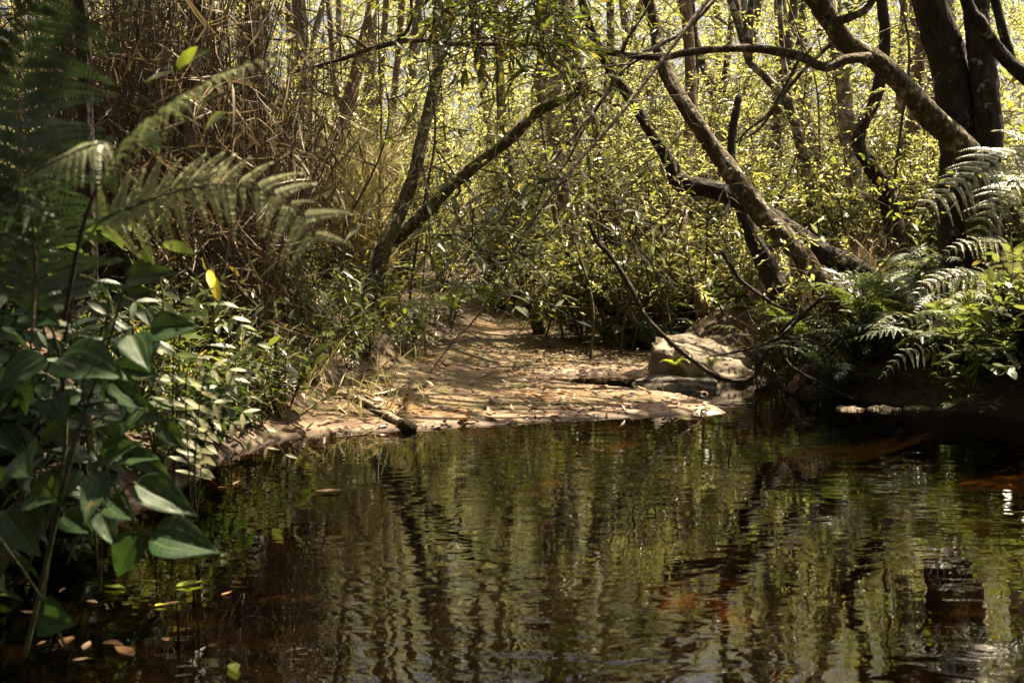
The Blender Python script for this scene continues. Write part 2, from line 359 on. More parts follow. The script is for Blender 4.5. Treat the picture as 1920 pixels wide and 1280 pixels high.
def sdist(poly, x, y):
    """signed distance to a polygon, positive outside"""
    d = np.full(x.shape, 1e9); ins = np.zeros(x.shape, bool); n = len(poly)
    for i in range(n):
        a, b = poly[i], poly[(i+1) % n]; e = b-a
        wx, wy = x-a[0], y-a[1]; t = np.clip((wx*e[0]+wy*e[1])/(e@e), 0, 1)
        d = np.minimum(d, np.hypot(wx-e[0]*t, wy-e[1]*t))
        c = (a[1] > y) != (b[1] > y)
        ins ^= c & (x < e[0]*(y-a[1])/(e[1] if abs(e[1]) > 1e-9 else 1e-9)+a[0])
    return np.where(ins, -d, d)
def terrain(x, y):
    x = np.asarray(x, float); y = np.asarray(y, float)
    d = sdist(POOL, x, y); s = sdist(SLAB, x, y)
    wob = .035*sn(x, y, 5, 0) + .022*sn(x, y, 16, 13); d2 = d + wob*np.clip(np.abs(d)*4, 0, 1)
    m = np.clip(.5 - s/.3, 0, 1); m = m*m*(3-2*m)
    dd = np.maximum(d2, 0)
    zs = np.minimum(dd*.3, .018+(.018+.034*np.clip(.1-x, 0, 1))*dd) + .062*np.maximum(0, y-7.2) + .012*sn(x, y, 3.5, 1)*np.clip(dd*4, 0, 1) + .004*sn(x, y, 17, 2)*np.clip(dd*6, 0, 1)
    zs = zs + .12*np.clip(-x-.1, 0, 1)*np.clip((y-4.8), 0, 1)*np.clip(dd*2, 0, 1)
    left = 1/(1+np.exp((x-.4+.02*(y-8))*4))
    sh = .045*np.maximum(0, y-7.2)*np.clip(1.6-np.abs(x), 0, 1)
    du = np.maximum(np.minimum(dd, np.maximum(s+.1, 0)), 0)
    zl = sh + .04 + .2*(1-np.exp(-du/.4)) + .36*du - .05*np.clip(du-2, 0, 4)**1.5
    zr = sh + .42*(1-np.exp(-du/.25)) + .2*du - .006*du**2*np.clip(du, 0, 8)/8
    zl = np.minimum(zl, .5*dd+.02)
    zb = zl*left + zr*(1-left)
    back = np.clip((y-8.5)/3, 0, 1)
    zb = zb*(1-back) + (.12+.06*np.maximum(0, y-7.2)+.03*(y-8.5)+.05*np.abs(x-.2)+.0)*back
    zb = np.minimum(zb, 6+.02*np.abs(y)) + (.07*sn(x, y, 1.3, 3) + .03*sn(x, y, 4.5, 4))*np.clip(dd*1.5, 0, 1)
    zo = zs*m + zb*(1-m)
    fr = np.exp(-((x-1.5)/.5)**4-((y-7.15)/.55)**4); zo = zo*(1-fr)+.03*fr
    zi = -.30*(1-np.exp(np.minimum(d, 0)/.55)) + .035*sn(x, y, 2.2, 5)*np.clip(-d*2, 0, 1) + .01*sn(x, y, 9, 6)*np.clip(-d*3, 0, 1)
    # narrow upper stream falling in from the back
    sx = .95 + .25*np.sin(y*.9) - .12*np.maximum(0, y-9)
    ch = np.exp(-((x-sx)/.22)**2)*np.clip((y-8.2)/.5, 0, 1)
    return np.where(d > 0, np.maximum(zo, .004) - .09*ch*(zo > .1), zi), m, d
def gz(x, y): return float(terrain(np.array([x]), np.array([y]))[0][0])
def ghit(px, py, dmin=1., dmax=45.):
    """where the view ray through a pixel meets the ground"""
    ds = np.linspace(dmin, dmax, 900); u = P(px, py, 1.)
    pts = np.stack([u[0]*ds, ds, CAMZ+(u[2]-CAMZ)*ds], -1)
    z = terrain(pts[:, 0], pts[:, 1])[0]
    k = np.argmax(pts[:, 2] < z) if np.any(pts[:, 2] < z) else -1
    q = pts[k].copy(); q[2] = z[k]
    return q
def axis(lo, hi, step, far):
    a = list(np.arange(lo, hi+1e-6, step)); s = step; v = hi
    while v < far: s *= 1.13; v += s; a.append(v)
    s = step; v = lo; pre = []
    while v > -far: s *= 1.13; v -= s; pre.append(v)
    return np.array(pre[::-1]+a)
gx = axis(-2.4, 3.4, .03, 90); gy = axis(2., 11, .035, 90)
X, Y = np.meshgrid(gx, gy, indexing='ij'); Zt, Sm, Dd = terrain(X, Y)
ga = Acc(); nx, ny = X.shape
i, j = np.meshgrid(np.arange(nx-1), np.arange(ny-1), indexing='ij')
ga.add(np.stack([X, Y, Zt], -1).reshape(-1, 3), np.stack([i*ny+j, (i+1)*ny+j, (i+1)*ny+j+1, i*ny+j+1], -1).reshape(-1, 4))
def groundmat():
    m, t, n, out = mat('forest_ground')
    tc = n.new('ShaderNodeTexCoord'); at = n.new('ShaderNodeAttribute'); at.attribute_name = 'slab'
    ad = n.new('ShaderNodeAttribute'); ad.attribute_name = 'bed'
    def noise(s, d=6, r=.6):
        q = n.new('ShaderNodeTexNoise'); q.inputs['Scale'].default_value = s; q.inputs['Detail'].default_value = d; q.inputs['Roughness'].default_value = r
        t.links.new(tc.outputs['Object'], q.inputs['Vector']); return q
    def mix(f, a, b):
        q = n.new('ShaderNodeMix'); q.data_type = 'RGBA'
        for v, k in ((f, 0), (a, 6), (b, 7)):
            if hasattr(v, 'is_linked'): t.links.new(v, q.inputs[k])
            else: q.inputs[k].default_value = v if k == 0 else (*v, 1)
        return q.outputs[2]
    a1, a2, a3, a4 = noise(2.4), noise(6, 8, .7), noise(28, 6), noise(120, 3)
    sand = ramp(n, [(.28, (.085, .048, .03)), (.5, (.17, .112, .076)), (.74, (.37, .28, .21))]); t.links.new(a2.outputs[0], sand.inputs[0])
    mossm = ramp(n, [(.3, (0, 0, 0)), (.44, (1, 1, 1))]); t.links.new(a1.outputs[0], mossm.inputs[0])
    mossb = ramp(n, [(.36, (0, 0, 0)), (.5, (1, 1, 1))]); t.links.new(a2.outputs[0], mossb.inputs[0])
    mm = n.new('ShaderNodeMath'); mm.operation = 'MULTIPLY'; t.links.new(mossm.outputs[0], mm.inputs[0]); t.links.new(mossb.outputs[0], mm.inputs[1])
    mossc = ramp(n, [(.35, (.036, .026, .009)), (.65, (.1, .072, .022))]); t.links.new(a3.outputs[0], mossc.inputs[0])
    mmm = n.new('ShaderNodeMath'); mmm.operation = 'MULTIPLY'; t.links.new(mm.outputs[0], mmm.inputs[0])
    mar = n.new('ShaderNodeAttribute'); mar.attribute_name = 'inland'; t.links.new(mar.outputs['Fac'], mmm.inputs[1])
    c1 = mix(mmm.outputs[0], sand.outputs[0], mossc.outputs[0])
    rust = ramp(n, [(.55, (0, 0, 0)), (.7, (.8, .8, .8))]); t.links.new(noise(1.3, 4).outputs[0], rust.inputs[0])
    rm = n.new('ShaderNodeMath'); rm.operation = 'MULTIPLY'; t.links.new(rust.outputs[0], rm.inputs[0]); t.links.new(mar.outputs['Fac'], rm.inputs[1])
    c1 = mix(rm.outputs[0], c1, (.15, .075, .025))
    soil = ramp(n, [(.3, (.02, .013, .008)), (.55, (.055, .034, .02)), (.75, (.11, .072, .042))]); t.links.new(a3.outputs[0], soil.inputs[0])
    c2 = mix(at.outputs['Fac'], soil.outputs[0], c1)
    wet = n.new('ShaderNodeAttribute'); wet.attribute_name = 'wet'
    c2 = mix(wet.outputs['Fac'], c2, (.05, .036, .024))
    bed = ramp(n, [(.5, (.003, .002, .0015)), (.6, (.008, .005, .0025)), (.69, (.34, .17, .05))]); t.links.new(noise(1.7, 5).outputs[0], bed.inputs[0])
    c3 = mix(ad.outputs['Fac'], c2, bed.outputs[0])
    b = n.new('ShaderNodeBsdfPrincipled'); b.inputs['Roughness'].default_value = .75; b.inputs['Specular IOR Level'].default_value = .3
    t.links.new(c3, b.inputs['Base Color'])
    h = n.new('ShaderNodeMath'); h.operation = 'MULTIPLY_ADD'; h.inputs[1].default_value = .25; t.links.new(a4.outputs[0], h.inputs[0]); t.links.new(a3.outputs[0], h.inputs[2])
    bp = n.new('ShaderNodeBump'); bp.inputs['Strength'].default_value = .6; bp.inputs['Distance'].default_value = .015
    t.links.new(h.outputs[0], bp.inputs['Height']); t.links.new(bp.outputs[0], b.inputs['Normal']); t.links.new(b.outputs[0], out.inputs[0])
    return m
go = ga.obj('ground', groundmat())
for nm, arr in (('slab', Sm), ('bed', np.clip(-Dd/.12, 0, 1)), ('wet', np.clip(1-(Zt-.004)/.014, 0, 1)*.85*(Dd > -.05)), ('inland', np.clip(Dd/.35-.1, 0, 1))):
    at = go.data.attributes.new(nm, 'FLOAT', 'POINT'); at.data.foreach_set('value', arr.astype(np.float32).ravel())
tag(go, 'pale sandy rock shelf and brown leafy banks around the creek', 'ground', kind='structure')

def watermat(tint, sx=1.):
    m, t, n, out = mat('creek_water')
    tc = n.new('ShaderNodeTexCoord'); mp = n.new('ShaderNodeMapping'); mp.inputs['Scale'].default_value = (5.5*sx, 13*sx, 1); mp.inputs['Rotation'].default_value = (0, 0, R(6))
    n1 = n.new('ShaderNodeTexNoise'); n1.inputs['Scale'].default_value = 1.; n1.inputs['Detail'].default_value = 2.5; n1.inputs['Roughness'].default_value = .45; n1.inputs['Distortion'].default_value = .4
    n2 = n.new('ShaderNodeTexNoise'); n2.inputs['Scale'].default_value = .75; n2.inputs['Detail'].default_value = 1
    t.links.new(tc.outputs['Object'], mp.inputs[0]); t.links.new(mp.outputs[0], n1.inputs['Vector']); t.links.new(tc.outputs['Object'], n2.inputs['Vector'])
    mu = n.new('ShaderNodeMath'); mu.operation = 'MULTIPLY'
    r = ramp(n, [(.35, (.15,)*3), (.65, (1,)*3)]); t.links.new(n2.outputs[0], r.inputs[0])
    t.links.new(n1.outputs[0], mu.inputs[0]); t.links.new(r.outputs[0], mu.inputs[1])
    bp = n.new('ShaderNodeBump'); bp.inputs['Strength'].default_value = 1; bp.inputs['Distance'].default_value = .0032
    t.links.new(mu.outputs[0], bp.inputs['Height'])
    tr = n.new('ShaderNodeBsdfTransparent'); tr.inputs[0].default_value = (*tint, 1)
    gl = n.new('ShaderNodeBsdfGlossy'); gl.inputs['Roughness'].default_value = .015; gl.inputs[0].default_value = (1, 1, 1, 1)
    fr = n.new('ShaderNodeFresnel'); fr.inputs[0].default_value = 1.5
    t.links.new(bp.outputs[0], gl.inputs['Normal']); t.links.new(bp.outputs[0], fr.inputs['Normal'])
    s = n.new('ShaderNodeMixShader'); t.links.new(fr.outputs[0], s.inputs[0]); t.links.new(tr.outputs[0], s.inputs[1]); t.links.new(gl.outputs[0], s.inputs[2]); t.links.new(s.outputs[0], out.inputs[0])
    return m
wa = Acc(); wa.add([(-3.2, -6, 0), (4.2, -6, 0), (4.2, 7.9, 0), (-3.2, 7.9, 0)], [(0, 1, 2, 3)])
M['water'] = watermat((.26, .18, .085))
wo = wa.obj('creek_water', M['water']); tag(wo, 'still dark brown creek pool mirroring the forest', 'water', kind='structure')
# upper stream: a narrow sheet following its bed
ua = Acc(); yy = np.arange(8.5, 16, .12); sx = .95 + .25*np.sin(yy*.9) - .12*np.maximum(0, yy-9)
zc = np.array([gz(a, b) for a, b in zip(sx, yy)]); zc = np.minimum.accumulate(zc[::-1])[::-1] + .035
U = np.stack([np.stack([sx-.3, yy, zc], -1), np.stack([sx, yy, zc+.004*np.sin(yy*30)], -1), np.stack([sx+.3, yy, zc], -1)], 1).reshape(-1, 3)
k = np.arange(len(yy)-1)*3
ua.add(U, np.concatenate([np.stack([k, k+1, k+4, k+3], -1), np.stack([k+1, k+2, k+5, k+4], -1)]))
uo = ua.obj('stream_water', watermat((.7, .5, .3), 2.)); tag(uo, 'narrow trickle running over the top of the rock shelf', 'water', kind='structure')

# ---------------------------------------------------------------- sun gaps in the canopy: where the photo shows sunlit patches
GAPS = []
def gap(px, py, r, d=None):
    GAPS.append((P(px, py, d) if d else ghit(px, py), r))
for g_ in [(690, 730, .2), (810, 768, .2), (1010, 650, .28), (1085, 655, .22), (1180, 672, .2), (900, 622, .25), (1290, 772, .2), (1050, 612, .2)]: gap(g_[0], g_[1], g_[2]-.05)
for g_ in [(1320, 640, .06, 7.1), (1385, 668, .2, 6.9), (1860, 520, .3, 5.1), (1850, 640, .3, 5.1), (1780, 680, .42, 5.), (1800, 590, .4, 5.), (1790, 370, .35, 5.), (1880, 320, .2, 5), (1880, 480, .2, 5.2), (1710, 620, .2, 5.35), (1760, 530, .2, 5.2),
           (1600, 540, .2, 5.7), (430, 350, .3, 1.65), (560, 400, .25, 1.65), (540, 110, .25, 1.3), (400, 150, .2, 1.3), (470, 770, .02, 2.5), (500, 470, .12, 4.4), (1500, 590, .12, 5.8), (1760, 768, .02, 5.6),
           (640, 330, 1.0, 9.8), (640, 450, .6, 9), (690, 560, .2, 6.8), (240, 160, .2, 4.6), (330, 300, .18, 4.4), (470, 250, .25, 5), (300, 60, .2, 4.8), (1430, 500, .2, 7), (1700, 160, .25, 6.2), (1600, 80, .2, 6.2),
           (1050, 420, .2, 5), (1200, 450, .35, 6.5), (1500, 300, .6, 8), (1250, 480, .6, 9), (1000, 470, .6, 9.5), (1450, 350, .6, 9), (900, 500, .5, 9.5), (1100, 300, .6, 8.6), (1350, 250, .6, 9), (1620, 380, .5, 8.4), (780, 420, .6, 9), (1340, 500, .5, 8.6)]: gap(*g_)
def sun_ok(pos, mind=1.0, margin=.32):
    k = np.ones(len(pos), bool)
    for p, r in GAPS:
        v = pos - p; t = v @ SUN
        dist = np.linalg.norm(v - t[:, None]*SUN, axis=1)
        k &= ~((t > mind) & (dist < r + margin))
    return k

# ---------------------------------------------------------------- traced trees
def crown_clumps(g, C, rad, n):
    q = nrm(g.normal(0, 1, (n, 3)))*(g.uniform(.25, 1, n)**.5)[:, None]
    return np.asarray(C) + q*np.asarray(rad), q
def tree(name, label, group, stems, bark, seed, crown=None, boxes=(), leaf='leaf_mid', tpl=KITE, cat='tree', ls=.085, ground=True, sub=None):
    """stems: list of dict(p=[(px,py)], w=[px widths], d=depth or [depths], up=(dx,dy,dz) continuation); the first one carries the base"""
    g = rs(seed); ta = Acc(); la = Acc(); base = None; tops = []
    for k, s in enumerate(stems):
        n = len(s['p']); ds = np.interp(np.linspace(0, 1, n), np.linspace(0, 1, len(np.atleast_1d(s['d']))), np.atleast_1d(s['d']))
        pts = [P(x, y, d) for (x, y), d in zip(s['p'], ds)]
        ws = np.interp(np.linspace(0, 1, n), np.linspace(0, 1, len(s['w'])), s['w'])
        rad = [w*.42/FPX*d for w, d in zip(ws, ds)]
        if s.get('root'):
            b = pts[0].copy(); v = nrm(pts[0]-pts[1]); z = gz(b[0], b[1])
            if b[2] > z-.05:
                L = min((b[2]-z+.12)/max(.35, -v[2]), 1.2); b = b + np.array([v[0]*.5, v[1]*.5, v[2]])*L; b[2] = gz(b[0], b[1])-.12
                pts = [b]+pts; rad = [rad[0]*1.25]+rad
        if s.get('up'):
            e = pts[-1]; u = np.array(s['up'], float)
            pts += [e+u*.5+g.normal(0, .12, 3), e+u+g.normal(0, .15, 3)]; rad += [rad[-1]*.8, rad[-1]*.5]
        if base is None: base = pts[0]
        big = max(rad) > .03
        q, r = spline(pts, max(.022, rad[0]*.3) if big else max(.03, rad[0]*.7), rad)
        tube(ta, q, r, 22 if big else 7, 0, .05 if big else .06, seed*7+k)
        tops.append(pts[-1])
    base = np.array([base[0], base[1], max(gz(base[0], base[1]), 0)]) if ground else np.asarray(base)
    root = thing(name, base, label, cat, group)
    if crown:
        for C, rad, n in crown:
            cl, q = crown_clumps(g, C, rad, n)
            k = sun_ok(cl)
            cl, q = cl[k], q[k]
            top = tops[0] if crown[0][0] is C or len(tops) == 1 else tops[-1]
            for c in cl[::max(1, len(cl)//12)]:
                mid = (top+c)/2 + np.array([0, 0, -.25]) + g.normal(0, .15, 3)
                qq, rr = spline([top, mid, c], .25, [.03, .02, .008]); tube(ta, qq, rr, 5, 0)
            sprays(la, g, cl, q+np.array([0, 0, .2]), 7, .55, 10, ls, tpl, twr=.004)
    for (x0, x1, y0, y1, d0, d1, n, kw) in boxes:
        c = np.array([P(g.uniform(x0, x1), g.uniform(y0, y1), g.uniform(d0, d1)) for _ in range(n)])
        o = g.normal(0, 1, (n, 3))*np.array([1, .6, .4]) + np.array([0, 0, -.1])
        k = dict(ntw=4, tl=.4, nl=9, ls=ls, tpl=tpl, droop=.3, jit=.12); k.update(kw)
        keep = sun_ok(c)
        sprays(la, g, c[keep], o[keep], **k)
    ta.obj('trunk' if sub is None else sub, M[bark], root, base)
    if la.n: la.obj('crown', [M[leaf], M['twig']], root, base)
    return root
E = lambda *a: np.array(a, float)
# two leaning trunks left of centre
tree('tree', 'leaning mossy tree left of centre with a second bent stem from one base', None,
     [dict(p=[(712, 490), (735, 430), (752, 395), (778, 320), (800, 220), (826, 110), (850, 0)], w=[37, 27, 23], d=[8.2, 8.4, 8.8], root=1, up=(.3, .3, 2.4)),
      dict(p=[(735, 455), (790, 405), (845, 350), (905, 300), (960, 258), (1010, 208), (1060, 183), (1088, 165), (1075, 140), (1035, 125)], w=[30, 26, 21, 14], d=[8.55, 8.3, 8.0]),
      dict(p=[(1088, 168), (1120, 175), (1150, 195), (1165, 200)], w=[14, 8], d=8.)],
     'bark_moss', 1, crown=[(E(-.6, 9.4, 5.6), (1.7, 1.4, 1.3), 24)],
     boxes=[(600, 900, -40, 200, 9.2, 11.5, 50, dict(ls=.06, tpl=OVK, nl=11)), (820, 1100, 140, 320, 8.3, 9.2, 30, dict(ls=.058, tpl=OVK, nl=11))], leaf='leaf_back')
tree('tree', 'reddish slim trunk rising behind the golden grass', None,
     [dict(p=[(618, 320), (636, 260), (656, 190), (676, 100), (700, 0)], w=[30, 25], d=[9.6, 10], root=1, up=(.3, .2, 2.6)),
      dict(p=[(648, 215), (628, 160), (622, 90), (615, 0)], w=[16, 11], d=9.8, up=(-.2, 0, 2))],
     'bark_red', 2, crown=[(E(-1.3, 10.6, 6.6), (1.4, 1.4, 1.2), 14)], boxes=[(820, 1260, -70, 120, 9, 12, 46, dict(ls=.055, tpl=OVK, nl=12, ntw=5)), (520, 800, -60, 130, 9, 11, 40, dict(ls=.058, tpl=OVK, nl=11)), (380, 620, -60, 200, 9, 12, 36, dict(ls=.065, tpl=OVK, nl=11))], leaf='leaf_back')
tree('tree', 'thin black trunk at the edge of the dry thicket', None,
     [dict(p=[(505, 300), (490, 200), (474, 100), (466, 0)], w=[15, 12], d=6.2, root=1, up=(-.1, .2, 2.4))], 'bark_dark', 3,
     crown=[(E(-1.9, 6.6, 5.2), (1.4, 1.3, .9), 90)], leaf='leaf_mid')
tree('tree', 'grey scaly trunk standing in the dry brown thicket', None,
     [dict(p=[(352, 330), (355, 200), (360, 100), (372, 0)], w=[40, 34], d=5.6, root=1, up=(.1, .2, 2.6))], 'bark', 4,
     crown=[(E(-2, 6, 5.2), (1.6, 1.5, 1.), 110)], leaf='leaf_mid')
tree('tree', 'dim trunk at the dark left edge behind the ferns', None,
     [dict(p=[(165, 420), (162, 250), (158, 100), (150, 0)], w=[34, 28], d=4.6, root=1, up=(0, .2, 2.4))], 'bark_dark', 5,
     crown=[(E(-2.2, 4.6, 4.6), (1.4, 1.4, .9), 46), (E(-1.0, 5.8, 5.0), (1.2, 1.2, .8), 36), (E(-.6, 2.6, 4.4), (2., 1.8, .9), 300), (E(-.5, 4.4, 4.4), (1.2, 1.2, .7), 70), (E(0, 0, 4.2), (2.6, 2., .9), 260)], leaf='leaf_dark')  # largest clump groups hang unseen above the camera, added for foreground shade
# arching limb and the big leaning trunk on the right
tree('tree', 'spotted tree leaning in from the right, one long limb arching over the creek', None,
     [dict(p=[(1822, 330), (1800, 272), (1742, 216), (1692, 160), (1642, 112), (1592, 84), (1545, 25), (1515, -20)], w=[62, 46, 42, 38], d=[6.3, 6.0, 5.8], root=1, up=(-.9, .6, 1.9)),
      dict(p=[(1632, 108), (1590, 112), (1545, 126), (1500, 106), (1420, 92), (1350, 92), (1290, 98), (1240, 108), (1180, 103), (1080, 90), (980, 81), (880, 83), (780, 76), (730, 83), (690, 93), (650, 108), (600, 122), (556, 132)],
           w=[22, 22, 19, 16, 15, 13, 12, 10, 5], d=[5.85, 5.7, 5.5, 5.5]),
      dict(p=[(690, 93), (662, 72), (640, 66), (610, 50)], w=[8, 4], d=5.5), dict(p=[(740, 82), (765, 55), (772, 20), (768, -20)], w=[9, 6], d=5.5),
      dict(p=[(1165, 100), (1178, 70), (1205, 30), (1230, -10)], w=[9, 6], d=5.5),
      dict(p=[(1500, 108), (1470, 165), (1440, 215), (1395, 250), (1385, 275)], w=[8, 4], d=5.5), dict(p=[(1560, 80), (1490, 150), (1455, 200), (1420, 245), (1376, 268)], w=[9, 4], d=5.6),
      dict(p=[(1560, 44), (1620, 20), (1650, -20)], w=[20, 14], d=5.7)],
     'bark_old', 6, crown=[(E(1.4, 6.6, 5.4), (1.9, 1.5, 1.2), 66), (E(.1, 5.6, 5.2), (1.8, 1.5, .9), 150), (E(1.2, 3.7, 5.), (2., 1.5, .8), 90)],  # last clump group hangs unseen over the near pool, added to shade the foreground
     boxes=[(690, 1010, -40, 100, 5.6, 6.4, 14, dict(ls=.09, tpl=NARROW, wmul=1.3)), (980, 1320, -20, 130, 5.7, 6.5, 16, dict(ls=.09, tpl=NARROW, wmul=1.3)), (1330, 1560, -20, 200, 5.9, 6.6, 14, dict(ls=.09, tpl=NARROW, wmul=1.3)),
            (1480, 1800, 20, 400, 5.2, 5.8, 13, dict(ls=.055, tpl=OVK, ntw=3)), (850, 1060, -40, 70, 4.5, 5., 26, dict(ls=.1, tpl=NARROW, wmul=1.4, ntw=7))], leaf='leaf_mid', tpl=NARROW)
tree('tree', 'massive dark old tree at the right edge, two trunks side by side', None,
     [dict(p=[(1812, 480), (1800, 380), (1800, 300), (1790, 180), (1768, 80), (1738, -20)], w=[105, 88, 78, 66], d=[6.6, 6.5], root=1, up=(-.3, .3, 2.4)),
      dict(p=[(1850, 470), (1842, 360), (1855, 250), (1842, 120), (1832, -20)], w=[70, 60, 50], d=6.4, up=(.2, 0, 2.4)),
      dict(p=[(1930, 150), (1880, 105), (1840, 45), (1808, -20)], w=[30, 26], d=5.6, up=(-.3, .2, 1.8)), dict(p=[(1900, 120), (1880, 60), (1860, -20)], w=[22, 18], d=5.8, up=(-.1, .2, 1.8))],
     'bark_dark', 7, crown=[(E(2.8, 6.8, 5.6), (1.7, 1.5, 1.3), 60), (E(3.4, 5.4, 4.6), (1.2, 1.2, .9), 40)],
     boxes=[(1700, 1930, -30, 260, 5.4, 6.3, 26, dict(ls=.075, tpl=OVATE))], leaf='leaf_dark')
tree('tree', 'lichen-mottled trunk slanting up to the left from the right bank, crossed by a mossy limb', None,
     [dict(p=[(1622, 612), (1585, 570), (1540, 530), (1482, 455), (1420, 392), (1362, 312), (1302, 225), (1255, 150), (1236, 90), (1215, 0)], w=[54, 50, 45, 38, 31, 24], d=[6.5, 6.7, 7.0], root=1, up=(-.3, .2, 2.4))],
     'bark_old', 8, crown=[(E(1.2, 7.6, 6.), (1.8, 1.7, 1.1), 110)],
     boxes=[(1120, 1480, -40, 330, 6.8, 8.2, 46, dict(ls=.042, tpl=OVK, nl=14)), (1150, 1720, 100, 470, 5.7, 6.5, 26, dict(ls=.042, tpl=OVK, nl=10, ntw=3, tl=.35)), (1420, 1640, 380, 560, 6.1, 6.4, 10, dict(ls=.045, tpl=OVK, nl=9, ntw=3, tl=.3))], leaf='leaf_back')
tree('tree', 'dark mossy trunk growing almost flat from the right bank before bending up', None,
     [dict(p=[(1640, 535), (1600, 505), (1540, 472), (1475, 428), (1410, 385), (1345, 358), (1275, 342), (1258, 308), (1212, 232), (1180, 180), (1150, 140), (1118, 80), (1090, 0)], w=[54, 48, 43, 38, 26, 22, 18], d=[6.75, 7.0, 7.2], root=1, up=(-.3, .2, 2.2))],
     'bark_dark', 9, crown=[(E(.4, 7.8, 5.6), (1.6, 1.5, 1.), 80)], boxes=[(1020, 1260, 120, 330, 6.6, 7.8, 30, dict(ls=.042, tpl=OVK, nl=14))], leaf='leaf_back')
tree('tree', 'crooked black trunk forking between pale stems on the right', None,
     [dict(p=[(1672, 400), (1655, 350), (1630, 310), (1610, 270), (1618, 232), (1640, 190), (1655, 120), (1660, 60), (1652, -10)], w=[40, 30, 26, 22], d=7.6, root=1, up=(0, .2, 2.4))],
     'bark_dark', 10, crown=[(E(3.0, 8, 6.), (1.3, 1.3, 1.), 12)], boxes=[(1560, 1760, 0, 330, 7.2, 8.4, 30, dict(ls=.042, tpl=OVK, nl=14))], leaf='leaf_back')
tree('tree', 'tall pale blotched trunk right of the leaning lichen tree', None,
     [dict(p=[(1612, 420), (1600, 320), (1588, 220), (1572, 100), (1552, -10)], w=[40, 34, 30], d=8.2, root=1, up=(-.1, .2, 2.6))], 'bark_pale', 11,
     crown=[(E(2.6, 9, 6.6), (1.3, 1.2, 1.1), 12)], boxes=[(1250, 1900, -70, 110, 8.8, 12, 60, dict(ls=.055, tpl=OVK, nl=12, ntw=5)), (1480, 1680, -20, 260, 7.8, 9, 26, dict(ls=.042, tpl=OVK, nl=14))], leaf='leaf_back')
tree('tree', 'slim brown trunk with a kink above the flat mossy trunk', None,
     [dict(p=[(1528, 440), (1516, 340), (1500, 270), (1478, 195), (1440, 150), (1405, 118)], w=[24, 22, 15], d=8.1, root=1), dict(p=[(1488, 215), (1470, 120), (1462, 0)], w=[15, 11], d=8.2, up=(0, 0, 2))],
     'bark', 12, crown=[(E(2.1, 8.6, 6), (1.1, 1.1, .9), 12)], boxes=[(1380, 1560, 60, 420, 7.6, 9, 36, dict(ls=.042, tpl=OVK, nl=14))], leaf='leaf_back')
tree('tree', 'black stump-like trunk with a pale peeling top left of the lichen tree base', None,
     [dict(p=[(1482, 640), (1470, 590), (1456, 535), (1432, 485), (1405, 430), (1388, 390), (1375, 350), (1372, 260), (1385, 180)], w=[58, 50, 40, 28, 20, 14], d=[7.1, 7.4], root=1)],
     'bark_dark', 13, boxes=[(1300, 1430, 200, 420, 7, 7.8, 12, dict(ls=.042, tpl=OVK, nl=13))], leaf='leaf_back')
tree('tree', 'leaning dark trunk over the far end of the rock shelf', None,
     [dict(p=[(1010, 610), (995, 580), (962, 540), (930, 495), (905, 470), (870, 430), (850, 380)], w=[32, 24, 18, 10, 7], d=[9.2, 9], root=1, up=(-.1, 0, .8)),
      dict(p=[(965, 545), (985, 560), (1005, 572)], w=[8, 6], d=9.15)], 'bark_moss', 14, boxes=[(760, 980, 380, 520, 8.2, 9.2, 26, dict(ls=.058, tpl=OVK, nl=11))], leaf='leaf_mid')
tree('tree', 'arching dark trunk bending low left over the hollow bank', None,
     [dict(p=[(1130, 570), (1075, 548), (1025, 535), (990, 515), (945, 488), (900, 465), (870, 445), (820, 440)], w=[26, 24, 16, 8, 5], d=[9.1, 8.6], root=1)], 'bark_dark', 15,
     boxes=[(960, 1120, 420, 560, 8.2, 9.2, 22, dict(ls=.042, tpl=OVK, nl=14))], leaf='leaf_mid')
tree('tree', 'small leaning trunk with loose bark above the fern hollow', None,
     [dict(p=[(1188, 600), (1150, 570), (1112, 545), (1082, 512), (1062, 470), (1040, 400), (1030, 330)], w=[22, 20, 14, 9], d=[8.8, 8.7], root=1, up=(0, .1, 1.2))], 'bark', 16,
     boxes=[(1000, 1180, 330, 520, 8, 9, 24, dict(ls=.042, tpl=OVK, nl=13))], leaf='leaf_back')
# dead hanging branch in the middle and lianas
g = rs(77)
tw = []
main = [(1335, -10), (1282, 60), (1220, 140), (1150, 230), (1082, 305), (1030, 372), (975, 450), (940, 520), (892, 596), (850, 640), (805, 700)]
for (x, y), ln in zip([(1250, 100), (1180, 190), (1120, 262), (1082, 305), (1050, 345), (1030, 372), (985, 435), (955, 490), (930, 535), (905, 575), (870, 620)], [150, 190, 210, 260, 220, 240, 170, 150, 190, 120, 80]):
    sg = g.choice([-1, 1]); a = g.uniform(-.5, .75)
    tw.append(dict(p=[(x, y), (x+sg*ln*.5, y+ln*.5*a+g.uniform(-12, 12)), (x+sg*ln, y+ln*a*1.2)], w=[3.6, 1.4], d=[4.2, 4.2+g.uniform(-.4, .4)]))
    if ln > 140: tw.append(dict(p=[(x+sg*ln*.5, y+ln*.5*a), (x+sg*ln*.62, y+ln*.5*a+sg*30+20), (x+sg*ln*.8, y+ln*.5*a+60)], w=[2.2, 1.], d=4.2))
